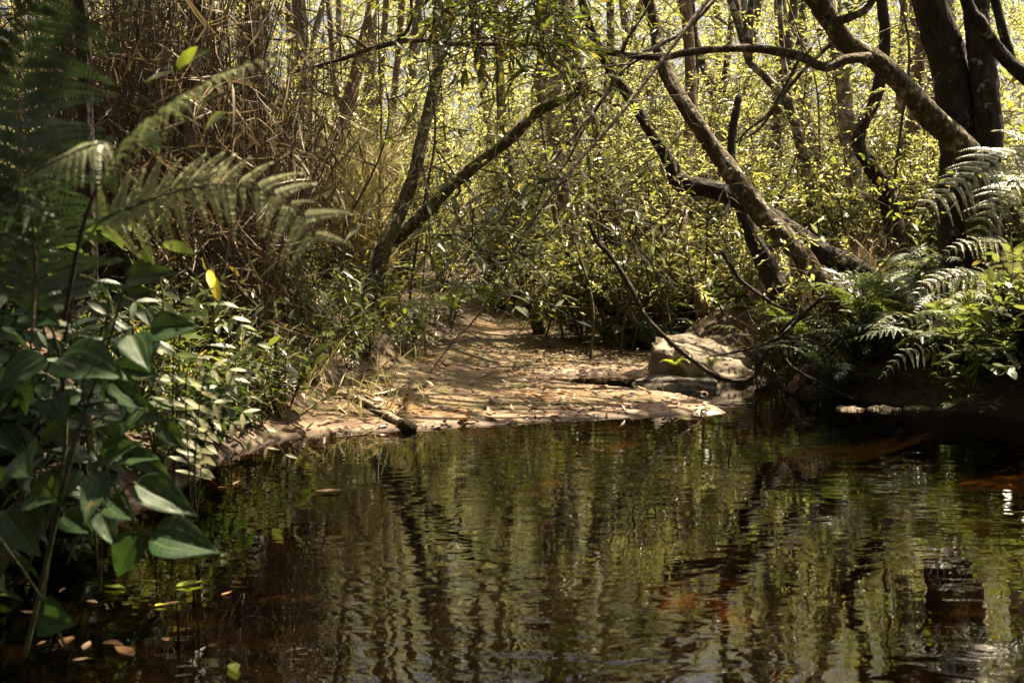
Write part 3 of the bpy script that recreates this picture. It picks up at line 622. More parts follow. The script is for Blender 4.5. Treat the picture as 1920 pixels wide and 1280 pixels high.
tree('branch', 'long thin dead branch hanging diagonally across the middle of the creek view', None,
     [dict(p=main, w=[11, 9, 7, 5, 2.5], d=[4.6, 4.2, 4.4])]+tw, 'deadwood', 17,
     boxes=[(800, 1180, 290, 440, 4.0, 4.7, 16, dict(ls=.085, ntw=3, nl=7, tl=.3)), (1040, 1330, 250, 480, 4.2, 4.8, 10, dict(ls=.085, ntw=2, nl=6, tl=.3)), (860, 1000, 420, 540, 4.1, 4.6, 8, dict(ls=.07, ntw=2, nl=6, tl=.3))],
     leaf='leaf_pale', tpl=LANCE, cat='branch', ground=False, sub='stem')
tree('branch', 'dark double limb slanting through the canopy left of the lichen-mottled trunk', None,
     [dict(p=[(1350, -10), (1280, 60), (1190, 110), (1150, 160), (1105, 220), (1045, 290), (1015, 330), (985, 390)], w=[10, 9, 8, 7, 4], d=[6, 5.6]),
      dict(p=[(1215, 100), (1165, 135), (1130, 185), (1090, 250), (1065, 300), (1030, 350)], w=[8, 7, 3], d=5.7), dict(p=[(1180, 120), (1080, 130), (980, 135), (900, 145), (820, 165)], w=[5, 4, 2], d=5.5)],
     'bark', 18, boxes=[(900, 1160, 100, 300, 5.2, 6, 22, dict(ls=.08, ntw=3))], leaf='leaf_mid', tpl=LANCE, cat='branch', ground=False, sub='stem')
def vine(label, paths, seed, bark='bark_dark'):
    a = Acc(); base = None
    for k, (p, w_, d) in enumerate(paths):
        n = len(p); ds = np.interp(np.linspace(0, 1, n), np.linspace(0, 1, len(d)), d); pts = np.array([P(x, y, q) for (x, y), q in zip(p, ds)])
        if base is None: base = pts[0]
        q, r = spline(pts, .025, np.interp(np.linspace(0, 1, n), np.linspace(0, 1, len(w_)), w_)*.34/FPX*ds); tube(a, q, r, 7, 0, .12, seed+k)
    o = a.obj('vine', M[bark], None, base); tag(o, label, 'vine', 'bare vines looping above the creek'); return o
vine('long vine sagging from the trees across the block of rock and up again', [([(1105, 415), (1118, 450), (1145, 480), (1178, 530), (1210, 590), (1240, 625), (1285, 665), (1335, 700), (1375, 714), (1412, 708), (1425, 680), (1442, 652), (1470, 615), (1505, 585), (1540, 560)], [12, 12, 13, 13, 11, 10], [6.6, 6.3, 6.3])], 1)
vine('kinked grey vine dropping to the water right of the rock', [([(1352, 468), (1372, 500), (1388, 525), (1430, 556), (1460, 575), (1492, 585)], [12, 10, 8], [6.1, 6.0]), ([(1420, 648), (1418, 690), (1420, 730)], [8, 7], [6.2]),
      ([(1548, 555), (1520, 575), (1495, 600), (1460, 632), (1400, 655), (1330, 668)], [14, 10, 6], [6.1])], 5)
vine('thin vine hanging by the hollow bank left of the rock', [([(1170, 560), (1190, 600), (1215, 615), (1265, 616)], [5, 4], [7.4]), ([(1150, 360), (1165, 470), (1178, 560)], [5, 4], [7.6])], 9)
vine('bare forked vine hanging between thin stems in the middle distance', [([(1120, 380), (1135, 440), (1165, 458), (1190, 440), (1196, 380)], [6, 5], [7.5]), ([(1196, 440), (1210, 500), (1225, 560)], [5, 4], [7.5])], 13)

# ---------------------------------------------------------------- background trees (copies of five slim trees)
def slim_proto(seed, bark, lean):
    g = rs(seed); ta = Acc(); la = Acc(); Ht = g.uniform(6.5, 8.5)
    pts = [E(0, 0, -.15)]; x = y = 0
    for z in np.linspace(.6, Ht, 8):
        x += g.normal(lean, .1); y += g.normal(0, .1); pts.append(E(x, y, z))
    q, r = spline(pts, .12, np.linspace(.085, .03, len(pts))*g.uniform(.7, 1.1)); tube(ta, q, r, 9, 0, .04, seed)
    for k in range(6):
        z0 = g.uniform(.5, .95); b = q[int(z0*(len(q)-1))]; a = g.uniform(0, 6.28); L = g.uniform(.6, 1.3)
        e = b + E(math.cos(a)*L, math.sin(a)*L, g.uniform(.1, .8)*L)
        qq, rr = spline([b, (b+e)/2+g.normal(0, .08, 3), e], .15, [.022, .015, .006]); tube(ta, qq, rr, 5)
        cl = e + g.normal(0, .28, (3, 3)); sprays(la, g, cl, (cl-b), 6, .42, 12, .058, OVK)
    cl, qd = crown_clumps(g, pts[-1], (1.2, 1.2, 1.), 8); sprays(la, g, cl, qd, 6, .5, 12, .06, OVK)
    return ta.mesh('trunk', M[bark]), la.mesh('crown', [M['leaf_back'], M['twig']])
protos = [slim_proto(200+k, b, l) for k, (b, l) in enumerate([('bark', .05), ('bark_red', -.06), ('bark_pale', .02), ('bark_moss', -.03), ('bark_dark', .08)])]
kinds = ['slim grey-brown trunk', 'slim reddish trunk', 'slim pale trunk', 'slim mossy trunk', 'slim blackish trunk']
spots = [(545, 12), (575, 13.5), (590, 15), (665, 15), (735, 13.5), (768, 11), (905, 12.5), (945, 15), (985, 12), (1035, 10.5), (1075, 14), (1122, 12), (1182, 10), (1290, 9.2), (1312, 9.8), (1338, 11), (1365, 14), (1400, 12), (1455, 11),
         (1500, 13), (1545, 10.5), (1575, 12), (1640, 10), (1682, 9), (1712, 10.5), (1742, 8.6), (1700, 13), (1890, 9), (1770, 11.5), (1038, 9.1), (1122, 9.4), (1176, 9.), (1298, 8.7), (1334, 9.), (1498, 8.7), (1566, 9.1), (1692, 8.5), (1722, 8.9), (420, 9.2), (300, 8.4), (520, 14), (240, 9), (640, 15)]
g = rs(5)
for k, (px, d) in enumerate(spots):
    u = P(px, 500, d)
    if not all(sun_ok(np.array([[u[0], d, h_] for h_ in (5., 6.5)]), 3.)) and k % 3: continue
    pr = int(g.integers(0, 5)); z = gz(u[0], d)
    o = thing('tree', (u[0], d, z), kinds[pr]+' of the far stand behind the creek, one among many alike', 'tree', 'slim trees standing behind the creek')
    o.rotation_euler.z = g.uniform(0, 6.28); o.rotation_euler.x = g.normal(0, .13); o.rotation_euler.y = g.normal(0, .13); s = g.uniform(.8, 1.15); o.scale = (s, s, s*g.uniform(.95, 1.2))
    for nm, me in zip(('trunk', 'crown'), protos[pr]):
        c = bpy.data.objects.new(nm, me); col.objects.link(c); c.parent = o

# ---------------------------------------------------------------- shrubs
def shrub_proto(seed, h, w_, n, leaf, tpl, ls, ntw=5):
    g = rs(seed); sa = Acc(); la = Acc(); c = []
    for k in range(5):
        a = g.uniform(0, 6.28); e = E(math.cos(a)*w_*.6, math.sin(a)*w_*.6, h*g.uniform(.6, 1)); m_ = e*E(.35, .35, .55)+g.normal(0, .06, 3)
        q, r = spline([E(0, 0, -.08), m_, e], .1, [.012, .008, .004]); tube(sa, q, r, 5)
        c += [q[int(t*(len(q)-1))]+g.normal(0, .1*w_, 3) for t in g.uniform(.25, 1, n//5)]
    c = np.array(c); sprays(la, g, c, c*E(1, 1, .25)+E(0, 0, .2), ntw, .32*max(.6, w_), 8, ls, tpl, droop=.3)
    return sa.mesh('stem', M['twig']), la.mesh('foliage', [M[leaf], M['twig']])
shr = [shrub_proto(300, 1.1, .7, 52, 'leaf_back', OVK, .042), shrub_proto(301, 2.2, .8, 100, 'leaf_back', OVK, .043), shrub_proto(302, 1.6, .8, 55, 'leaf_back', LANCE, .085),
       shrub_proto(303, .8, .6, 34, 'leaf_mid', OVATE, .065), shrub_proto(304, 3.2, .9, 120, 'leaf_back', OVK, .046)]
sk = ['low leafy shrub', 'tall loose shrub', 'bush of narrow leaves', 'low dark-leaved shrub', 'very tall airy shrub']
g = rs(8)
sp_ = []
for k in range(22): sp_.append((g.uniform(560, 1000), g.uniform(10.6, 14), [1, 2, 4, 0][k % 4]))
for k in range(22): sp_.append((g.uniform(1000, 1760), g.uniform(9.8, 13), [1, 2, 0, 1, 4, 0][k % 6]))
for k in range(16): sp_.append((g.uniform(1450, 1930), g.uniform(7.7, 9), [3, 0, 0][k % 3]))
for k in range(6): sp_.append((g.uniform(1090, 1400), g.uniform(8.8, 9.4), [3, 0, 3, 2][k % 4]))
for k, (px, d, pr) in enumerate(sp_):
    u = P(px, 500, d); zone = 'behind the rock shelf' if px < 1060 else ('behind the block of rock' if px < 1450 else 'on the right bank among the trunks')
    o = thing('shrub', (u[0], d, gz(u[0], d)), '%s %s, one of several alike there' % (sk[pr], zone), 'shrub', 'shrubs of the understorey')
    o.rotation_euler.z = g.uniform(0, 6.28); s = g.uniform(.75, 1.2); o.scale = (s, s, s)
    for nm, me in zip(('stem', 'foliage'), shr[pr]):
        c = bpy.data.objects.new(nm, me); col.objects.link(c); c.parent = o

# bare thin saplings between the trees
def sapling(seed, h):
    g = rs(seed); a = Acc(); la = Acc(); pts = [E(0, 0, -.05)]; p = E(0, 0, 0); d = nrm(E(g.normal(0, .25), g.normal(0, .2), 1))
    for k in range(6): p = p+d*h/6; pts.append(p); d = nrm(d+g.normal(0, .16, 3)*E(1, 1, .3))
    q, r = spline(pts, .08, np.linspace(.012, .003, len(pts))); tube(a, q, r, 5, 0, .05, seed); c = []
    for k in range(11):
        b = q[int(g.uniform(.15, .98)*(len(q)-1))]; e = b+nrm(E(g.normal(0, 1), g.normal(0, 1), g.uniform(-.2, .7)))*g.uniform(.2, .75)
        qq, rr = spline([b, (b+e)/2+g.normal(0, .04, 3), e], .08, [.005, .0035, .0015]); tube(a, qq, rr, 4)
        if k % 2: c.append(e)
    c = np.array(c); sprays(la, g, c, g.normal(0, 1, c.shape), 2, .25, 7, .055, OVK, jit=.03)
    return a.mesh('stem', M['twig']), la.mesh('foliage', [M['leaf_back'], M['twig']])
sap = [sapling(800+k, h) for k, h in enumerate((1.6, 2.3, 2.9, 2.0, 3.4))]
g = rs(33)
for k in range(52):
    px, d = (g.uniform(1010, 1760), g.uniform(7.4, 10.5)) if k < 36 else (g.uniform(520, 860), g.uniform(7.6, 11))
    if 1190 < px < 1450 and d < 7.9: d += .8
    u = P(px, 500, d); pr = int(g.integers(0, 5))
    o = thing('sapling', (u[0], d, gz(u[0], d)), 'thin twiggy sapling %s, one of several alike' % ('left of the rock shelf' if k >= 36 else 'among the trunks behind the rock'), 'sapling', 'thin saplings between the trees')
    o.rotation_euler = (g.normal(0, .15), g.normal(0, .15), g.uniform(0, 6.28)); s = g.uniform(.8, 1.2); o.scale = (s, s, s)
    for nm, me in zip(('stem', 'foliage'), sap[pr]):
        c = bpy.data.objects.new(nm, me); col.objects.link(c); c.parent = o

# far wood closing the view: one leafy mass
g = rs(21); fa = Acc(); n = 4600
th = g.uniform(-.62, .62, n); dist = g.uniform(14, 42, n); zz = np.maximum(0, (dist-15)*.56-1.2)*.9 + g.uniform(0, 1, n)**1.3*3.
c = np.stack([np.sin(th)*dist, np.cos(th)*dist, zz], -1); c[:, 2] += terrain(c[:, 0], c[:, 1])[0]*.6
n2 = 2600; th = g.uniform(-.62, .62, n2); dist = g.uniform(24, 42, n2)
c2 = np.stack([np.sin(th)*dist, np.cos(th)*dist, g.uniform(.12, .42, n2)*dist], -1); c = np.vstack([c, c2])
keep = (sn(c[:, 0]*1., c[:, 2]*1.3+c[:, 1]*.6, 1.1, 9) > -.55); c = c[keep]; c = c[sun_ok(c)]
sprays(fa, g, c, g.normal(0, 1, (len(c), 3)), 5, .8, 11, .105, OVK, jit=.4, twr=.006)
for k in range(40):
    a = g.uniform(-.6, .6); dd = g.uniform(15, 28); x, y = math.sin(a)*dd, math.cos(a)*dd; z = gz(x, y)
    q, r = spline([E(x, y, z-.2), E(x+g.normal(0, .3), y, z+4), E(x+g.normal(0, .7), y, z+10)], .6, [.14, .1, .05]); tube(fa, q, r, 7, 1)
fo = fa.obj('far_wood', [M['leaf_back'], M['twig']]); tag(fo, 'sunlit yellow-green wood closing the view behind the creek', 'wood', kind='stuff')
# second leafy mass on the flanks, extended unseen behind the camera for foreground shade
g = rs(22); fa = Acc(); n = 4000
th = g.uniform(.42, 2*math.pi-.42, n); rr_ = g.uniform(4.6, 9.5, n)
x = np.sin(th)*rr_; y = 2.5+np.cos(th)*rr_*1.25; z = g.uniform(.2, 7, n)
c = np.stack([x, y, z+terrain(x, y)[0]*.8], -1)
vis = np.abs(x/np.maximum(y, .1)) < .56
c = c[sun_ok(c) & ~((y > 0) & vis & (y < 11)) & ~((x > 2) & (y > 5) & (z > 4))]
sprays(fa, g, c, g.normal(0, 1, (len(c), 3)), 5, .6, 9, .12, KITE, jit=.3)
fo = fa.obj('side_and_shade_wood', [M['leaf_mid'], M['twig']]); tag(fo, 'dim leafy forest flanking the creek, extended unseen behind the camera for shade', 'wood', kind='stuff')

# ---------------------------------------------------------------- dry thicket and golden grass
def blades(name, label, n, region, hts, bl, per, mats, seed, cat, lean=.3, thin=.004):
    g = rs(seed); a = Acc(); B = []; D = []; S = []
    for k in range(n):
        x, y = region(g); z = gz(x, y); h = g.uniform(*hts); d = nrm(E(g.normal(0, lean), g.normal(0, lean), 1))
        e = E(x, y, z)+d*h; m_ = E(x, y, z)+d*h*.55+g.normal(0, .05*h, 3)
        q, r = spline([E(x, y, z-.03), m_, e], h/5, [thin, thin*.8, thin*.4]); tube(a, q, r, 3, 0)
        t = g.uniform(.1, 1, per); B.append(q[(t*(len(q)-1)).astype(int)]); D.append(g.normal(0, 1, (per, 3))*E(.6, .6, .5)+E(0, 0, -.35 if cat == 'thicket' else .7)); S.append(bl*g.uniform(.5, 1.3, per))
    B, D, S = map(np.concatenate, (B, D, S))
    leaves(a, BLADE, B, D, g.normal(0, 1, B.shape), S, 0)
    o = a.obj(name, mats); tag(o, label, cat, kind='stuff'); return o
def reg_thicket(g):
    px = g.uniform(100, 545); d = g.uniform(5.0, 7.6); return P(px, 500, d)[0]-.05, d
blades('dry_thicket', 'tangle of dead brown stems and hanging dry blades on the left bank', 1000, reg_thicket, (.6, 2.6), .24, 15, [M['dry']], 31, 'thicket', .22)
def reg_gold(g):
    px = g.uniform(535, 700); d = g.uniform(8.9, 11); return P(px, 500, d)[0], d
blades('tall_grass', 'tall golden grass lit by the sun left of the leaning tree', 750, reg_gold, (.6, 1.9), .36, 8, [M['gold']], 32, 'grass', .25, .003)
def reg_r(g):
    px = g.uniform(1440, 1650); d = g.uniform(6.9, 7.8); return P(px, 500, d)[0], d
blades('dead_grass', 'hanging tufts of dead straw on the far right bank', 160, reg_r, (.15, .45), .28, 10, [M['dry']], 33, 'grass', .4, .003)
def reg_l(g):
    q = ghit(g.uniform(330, 800), g.uniform(585, 800)); return q[0], q[1]
blades('grass', 'thin grass blades along the left bank edge', 150, reg_l, (.04, .16), .16, 6, [M['gold']], 34, 'grass', .5, .0015)

# ---------------------------------------------------------------- ferns
def frond(acc, pts, n, width, seed, pin=9, mi=0, droop=.25, prof=None, pw=.3, rmi=1, rad=.003, up=None, t0=.12):
    """bipinnate frond along a 3D curve"""
    g = rs(seed); q, _ = spline(pts, .02); L = np.cumsum(np.r_[0, np.linalg.norm(np.diff(q, axis=0), axis=1)]); tot = L[-1]
    tube(acc, q, np.linspace(rad, rad*.25, len(q)), 4, rmi)
    T = nrm(np.gradient(q, axis=0)); upv = E(0, 0, 1) if up is None else nrm(np.asarray(up, float))
    ts = np.linspace(t0, .985, n); B, D, U, S = [], [], [], []
    for k, t in enumerate(ts):
        c = np.array([np.interp(t*tot, L, q[:, a]) for a in range(3)]); tt = np.array([np.interp(t*tot, L, T[:, a]) for a in range(3)])
        side = nrm(np.cross(tt, upv)); nn = np.cross(side, tt)
        pl = width*(math.sin(math.pi*min(1, ((t-t0+.1)/(1.1-t0)*.9+.1))**.75)**.8 if prof is None else prof(t))
        for sg in (1, -1):
            d = nrm(side*sg*(.92)+tt*.45+g.normal(0, .09, 3)); pll = pl*g.uniform(.82, 1.1)*(1 if g.random() > .06 else .55)
            s = np.linspace(.04, 1, pin); p = c + d*(s*pll)[:, None]; p[:, 2] -= droop*pll*s**2
            dd = np.gradient(p, axis=0); dd = nrm(dd); sd = nrm(np.cross(dd, nn))
            ln = pll*pw*(1-s*.75)
            for q2 in (1, -1):
                B.append(p); D.append(sd*q2+dd*.55); U.append(np.broadcast_to(nn, p.shape)+g.normal(0, .12, p.shape)); S.append(ln)
            B.append(p[-1:]); D.append(dd[-1:]); U.append(nn[None]); S.append(np.array([pll*.14]))
    B, D, U, S = map(np.concatenate, (B, D, U, S))
    leaves(acc, (KITE[0]*E(pw_w, 1, 1), KITE[1], None), B, D, U, S, mi)
pw_w = 1.35
def fern_protos(matn, seed, width=.13, pin=10, n=20):
    out = []
    for k in range(3):
        g = rs(seed+k); a = Acc(); h = g.uniform(.3, .42)
        frond(a, [E(0, 0, 0), E(.16, g.normal(0, .02), h*.75), E(.42, g.normal(0, .04), h), E(.75, g.normal(0, .05), h*.72)], n, width, seed+k, pin)
        out.append(a.mesh('frond', [M[matn], M['stem']]))
    return out
FP = {k: fern_protos(k, 400+i*10) for i, k in enumerate(['fern_green', 'fern_dark', 'fern_sheen', 'leaf_bright', 'fern_light'])}
def fern(x, y, kind, label, n=7, s=.8, seed=0, z=None, az=None, spread=6.28, group='ferns of the creek banks'):
    g = rs(900+seed); b = E(x, y, gz(x, y) if z is None else z)
    o = thing('fern', b, label, 'fern', group)
    for k in range(n):
        c = bpy.data.objects.new('frond', FP[kind][int(g.integers(0, 3))]); col.objects.link(c); c.parent = o
        a = (k/n*spread + g.normal(0, .2)) + (0 if az is None else az-spread/2)
        c.rotation_euler = (g.normal(0, .12), g.uniform(-.3, .25), a); q = s*g.uniform(.7, 1.15); c.scale = (q, q, q*g.uniform(.8, 1.2))
    return o
def at(px, d): return P(px, 500, d)[0], d
fern(*at(1610, 6.5), 'fern_green', 'broad green fern beside the foot of the lichen-mottled leaning trunk', 8, .8, 1)
fern(*at(1735, 6.0), 'fern_sheen', 'pale shining fern low on the right bank left of the bright fern', 8, .75, 2)
fern(*at(1805, 6.3), 'fern_sheen', 'silvery fern above the bright fern on the right bank', 7, .9, 3)
fern(*at(1795, 5.72), 'leaf_bright', 'bright yellow-green fern at the water on the right', 6, .5, 4)
fern(*at(1800, 5.9), 'leaf_bright', 'second bright yellow-green fern, higher, beside the glossy bush', 6, .6, 5)
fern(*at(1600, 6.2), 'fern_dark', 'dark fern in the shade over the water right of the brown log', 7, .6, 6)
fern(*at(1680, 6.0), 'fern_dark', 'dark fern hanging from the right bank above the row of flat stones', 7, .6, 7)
fern(*at(1430, 7.4), 'fern_sheen', 'pale fern in front of the black stump-like trunk', 7, .6, 8)
fern(*at(1520, 7.6), 'fern_green', 'green fern under the flat mossy trunk', 7, .6, 9)
fern(*at(1230, 8.3), 'fern_dark', 'dark fern over the hollow bank behind the block of rock', 8, .6, 10)
fern(*at(1140, 8.7), 'fern_green', 'green fern at the hollow bank left of the block of rock', 8, .55, 11)
fern(*at(1175, 10), 'fern_sheen', 'pale fern between thin stems high behind the hollow bank', 7, .9, 12)
fern(*at(735, 7.6), 'fern_sheen', 'pale fern at the foot of the double leaning tree', 8, .6, 13)
fern(*at(850, 9.6), 'fern_light', 'light green fern at the far end of the rock shelf', 7, .6, 14)
fern(*at(930, 10.6), 'leaf_bright', 'bright fern far behind the leaning dark trunk', 7, .7, 15)
fern(*at(640, 6.6), 'fern_green', 'small fern among the seedlings of the left bank', 7, .4, 16)
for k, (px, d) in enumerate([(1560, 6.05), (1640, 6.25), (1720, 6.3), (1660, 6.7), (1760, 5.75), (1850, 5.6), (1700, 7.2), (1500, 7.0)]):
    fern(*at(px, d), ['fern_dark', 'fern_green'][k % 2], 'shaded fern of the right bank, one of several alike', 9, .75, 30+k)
fern(2.85, 5.25, 'fern_dark', 'dark fern at the far right edge below the glossy bush', 7, .7, 17)
fern(*P(1265, 700, 6.62)[:2], 'leaf_bright', 'small bright fern on the dark ledge in front of the rock, the left one', 5, .22, 18, z=.13)
fern(*P(1335, 700, 6.6)[:2], 'fern_light', 'small green fern on the dark ledge in front of the rock, the right one', 6, .24, 19, z=.12)
def traced_fern(label, fronds, matn, stem='stem', rootpt=None):
    b = fronds[0][0][0] if rootpt is None else rootpt
    o = thing('fern', b, label, 'fern', 'ferns of the creek banks')
    for k, (pts, n, wd, kw) in enumerate(fronds):
        a = Acc(); frond(a, pts, n, wd, 50+k, **kw); a.obj('frond', [M[matn], M[stem]], o, b)
    return o
# big sheen fern on the right
RB = E(2.95, 5.2, .45)
UF = (-.2, -.78, .55)
traced_fern('large silvery fern arching in from the right edge over the bank', [
    ([RB, P(1960, 300, 5.05), P(1900, 292, 5.0), P(1820, 335, 4.95), P(1745, 385, 4.9), P(1700, 425, 4.88)], 22, .24, dict(pin=20, droop=.35, pw=.15, rad=.005, up=UF, t0=.4)),
    ([RB, P(1990, 360, 5.1), P(1950, 330, 5.1), P(1890, 360, 5.0), P(1845, 420, 4.95), P(1820, 480, 4.95)], 20, .2, dict(pin=18, droop=.3, pw=.16, rad=.004, up=UF, t0=.45))], 'fern_sheen')
traced_fern('silvery fern frond in front of the massive old tree foot', [
    ([E(2.75, 5.6, .3), P(1880, 540, 5.3), P(1840, 518, 5.2), P(1770, 524, 5.15), P(1715, 555, 5.1), P(1690, 590, 5.1)], 20, .13, dict(pin=14, droop=.35, pw=.2, rad=.004, up=UF, t0=.35)),
    ([E(2.75, 5.6, .3), P(1900, 480, 5.4), P(1860, 455, 5.3), P(1800, 462, 5.2), P(1745, 490, 5.2)], 18, .11, dict(pin=14, droop=.35, pw=.2, rad=.004, up=UF, t0=.4))], 'fern_sheen')
traced_fern('pale fern drooping over the shaded water right of the log', [
    ([E(2.55, 5.85, .2), P(1815, 640, 5.45), P(1770, 606, 5.4), P(1715, 598, 5.35), P(1672, 625, 5.3)], 18, .13, dict(pin=14, droop=.35, pw=.2, rad=.004, up=UF, t0=.25)),
    ([E(2.55, 5.85, .2), P(1790, 690, 5.45), P(1740, 660, 5.35), P(1695, 668, 5.3), P(1645, 712, 5.28)], 18, .1, dict(pin=14, droop=.35, pw=.22, rad=.004, up=UF, t0=.25))], 'fern_pale')
traced_fern('feathery green fern spreading two fronds in front of the leaning trunk foot', [
    ([E(2.2, 6.3, .2), P(1655, 570, 5.95), P(1630, 528, 5.9), P(1580, 522, 5.85), P(1530, 552, 5.8)], 20, .12, dict(pin=14, droop=.35, pw=.2, rad=.004, up=UF, t0=.3)),
    ([E(2.2, 6.3, .2), P(1640, 560, 5.95), P(1650, 520, 5.9), P(1685, 530, 5.85), P(1712, 575, 5.8)], 16, .11, dict(pin=14, droop=.35, pw=.2, rad=.004, up=(.2, -.78, .55), t0=.3))], 'fern_green')
traced_fern('yellow-green sunlit fern standing at the water below the glossy bush', [
    ([E(2.55, 5.5, .12), P(1830, 720, 5.2), P(1815, 665, 5.05), P(1775, 660, 5.), P(1745, 720, 4.98)], 14, .08, dict(pin=10, droop=.3, pw=.26, up=UF, t0=.25)),
    ([E(2.55, 5.5, .12), P(1835, 660, 5.2), P(1825, 590, 5.05), P(1800, 560, 5.), P(1775, 620, 5.)], 14, .08, dict(pin=10, droop=.3, pw=.26, up=UF, t0=.25)),
    ([E(2.55, 5.5, .12), P(1830, 720, 5.2), P(1810, 700, 5.05), P(1790, 715, 5.), P(1775, 765, 5.)], 12, .06, dict(pin=10, droop=.3, pw=.26, up=UF, t0=.25))], 'leaf_bright')
# near ferns on the left
LB = E(-1.15, 1.7, .05)
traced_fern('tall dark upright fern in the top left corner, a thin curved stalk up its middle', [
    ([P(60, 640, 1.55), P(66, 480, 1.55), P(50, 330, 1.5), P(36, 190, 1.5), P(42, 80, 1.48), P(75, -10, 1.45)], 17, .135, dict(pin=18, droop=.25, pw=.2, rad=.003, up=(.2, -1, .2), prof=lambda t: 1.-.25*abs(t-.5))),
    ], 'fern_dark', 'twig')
traced_fern('pale olive fern frond arching high across the left side, seen nearly edge-on', [
    ([P(120, 600, 1.5), P(160, 410, 1.4), P(222, 280, 1.32), P(300, 205, 1.28), P(400, 145, 1.25), P(500, 108, 1.25), P(600, 100, 1.27)], 28, .06, dict(prof=lambda t: .9*min(1, (1.03-t)*2.4)*min(1, .4+(t-.42)*4), pin=12, droop=.7, pw=.26, rad=.004, up=(-.3, -.5, .85), t0=.42)),
    ([P(215, 280, 1.33), P(190, 268, 1.3), P(140, 285, 1.28), P(80, 315, 1.27), P(15, 352, 1.27)], 16, .035, dict(pin=12, droop=.8, pw=.26, rad=.003, up=(.3, -.5, .85)))], 'fern_sage', 'stem_dark')
traced_fern('greyish tan fern with spread fingers below the arching frond', [
    ([P(120, 640, 1.7), P(170, 440, 1.68), P(255, 385, 1.65), P(340, 356, 1.62), P(430, 345, 1.6), P(510, 362, 1.58), P(565, 400, 1.57), P(595, 450, 1.56)], 15, .095, dict(pin=15, droop=.18, pw=.24, rad=.003, up=(.05, -.93, .4), t0=.34, prof=lambda t: .95-.55*max(0, t-.45)-.4*max(0, .5-t))),
    ], 'fern_pale', 'stem_dark')
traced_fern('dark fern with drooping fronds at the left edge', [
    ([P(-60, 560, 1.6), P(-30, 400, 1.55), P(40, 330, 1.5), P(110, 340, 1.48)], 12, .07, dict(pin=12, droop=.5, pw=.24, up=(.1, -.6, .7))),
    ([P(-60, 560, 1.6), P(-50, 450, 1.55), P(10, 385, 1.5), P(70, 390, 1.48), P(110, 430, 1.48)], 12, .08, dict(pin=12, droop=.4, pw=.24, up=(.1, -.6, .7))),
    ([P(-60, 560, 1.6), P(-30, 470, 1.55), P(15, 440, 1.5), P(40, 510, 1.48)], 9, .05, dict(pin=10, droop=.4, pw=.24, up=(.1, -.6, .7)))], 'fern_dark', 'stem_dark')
# ---------------------------------------------------------------- feather-leaved plants of the left bank (one row of leaflets each side)
def pinnate(label, px, matn, d, n, wd, base):
    o = thing('feather_leaved_plant', base, label, 'plant', 'feather-leaved plants on the left bank')
    for k, pts in enumerate(px):
        a = Acc(); p3 = [base]+[P(x, y, d-.03*i) for i, (x, y) in enumerate(pts)]
        q, _ = spline(p3, .01); tube(a, q, np.linspace(.0025, .001, len(q)), 4, 1)
        i0 = int(len(q)*(.25+.1*(k % 2))); idx = np.linspace(i0, len(q)-1, n).astype(int); T = nrm(np.gradient(q, axis=0))[idx]; g = rs(60+k)
        for sg in (1, -1):
            side = nrm(np.cross(T, E(.1, -.75, .6)))*sg; dr = side+T*.7+E(0, 0, -.3)+g.normal(0, .08, T.shape)
            leaves(a, LANCE, q[idx], dr, E(.1, -.6, .8)+g.normal(0, .15, T.shape), wd*(1-.45*np.linspace(0, 1, n)**2), 0, np.full(n, 1.25))
        a.obj('leaf', [M[matn], M['stem']], o, base)
    return o
pinnate('light feather-leaved plant arching over the left bank above the water', [[(330, 590), (390, 575), (440, 600), (482, 645)], [(340, 560), (350, 560), (400, 560), (452, 610)]], 'fern_light', 2.5, 9, .075, E(-.95, 2.75, .12))
pinnate('pale feather-leaved plant beside the water edge on the left', [[(350, 700), (400, 685), (440, 700), (470, 742)], [(380, 720), (420, 700), (455, 720), (480, 700)]], 'fern_pale', 2.5, 7, .06, E(-.9, 2.75, .1))
pinnate('whitish feather-leaved plant hanging down to the water on the left', [[(370, 775), (430, 765), (490, 795), (535, 852)], [(390, 800), (430, 790), (470, 820), (500, 840)]], 'fern_pale', 2.6, 8, .06, E(-.92, 2.85, .06))
pinnate('shaded feather-leaved plant behind the broad leaves', [[(130, 560), (160, 520), (200, 545), (215, 600)], [(140, 580), (110, 540), (85, 560), (70, 620)], [(200, 590), (240, 560), (280, 590), (300, 640)]], 'fern_dark', 2.1, 8, .07, E(-.95, 2.25, .05))

# ---------------------------------------------------------------- broad-leaved plants in the left foreground
def broad(label, base, stem, ls, matn='leaf_broad', seed=0, tpl=HEART):
    """ls: list of (base px, tip px, depth, width factor); leaves face the camera side"""
    o = thing('broad_leaved_plant', base, label, 'plant', 'broad-leaved plants at the left foreground'); g = rs(seed); sa = Acc()
    for pts, w_ in stem:
        q, r = spline(pts, .02, np.linspace(w_, w_*.5, len(pts))); tube(sa, q, r, 6)
    joints = np.concatenate([spline(pts, .02)[0] for pts, _ in stem]); leafs = []
    for (a, b, d, wd) in ls:
        p, t = P(*a, d), P(*b, d-.05+g.uniform(-.05, .05)); L = np.linalg.norm(t-p)*.86
        k = np.argmin(np.linalg.norm(joints-p, axis=1))
        if np.linalg.norm(joints[k]-p) < .25:
            q, r = spline([joints[k], (joints[k]+p)/2+E(0, 0, .01), p], .02, [.0022, .002, .0018]); tube(sa, q, r, 5)
        la = Acc(); up = E(g.normal(0, .2), -.85, .5+g.normal(0, .15))
        leaves(la, tpl, p[None], (t-p)[None], up[None], np.array([L]), 0, np.array([wd])); leafs.append(la)
    sa.obj('stem', M['stem'], o, base)
    for la in leafs: place_attr(la.obj('leaf', [M[matn]], o, base).data, tpl)
    return o
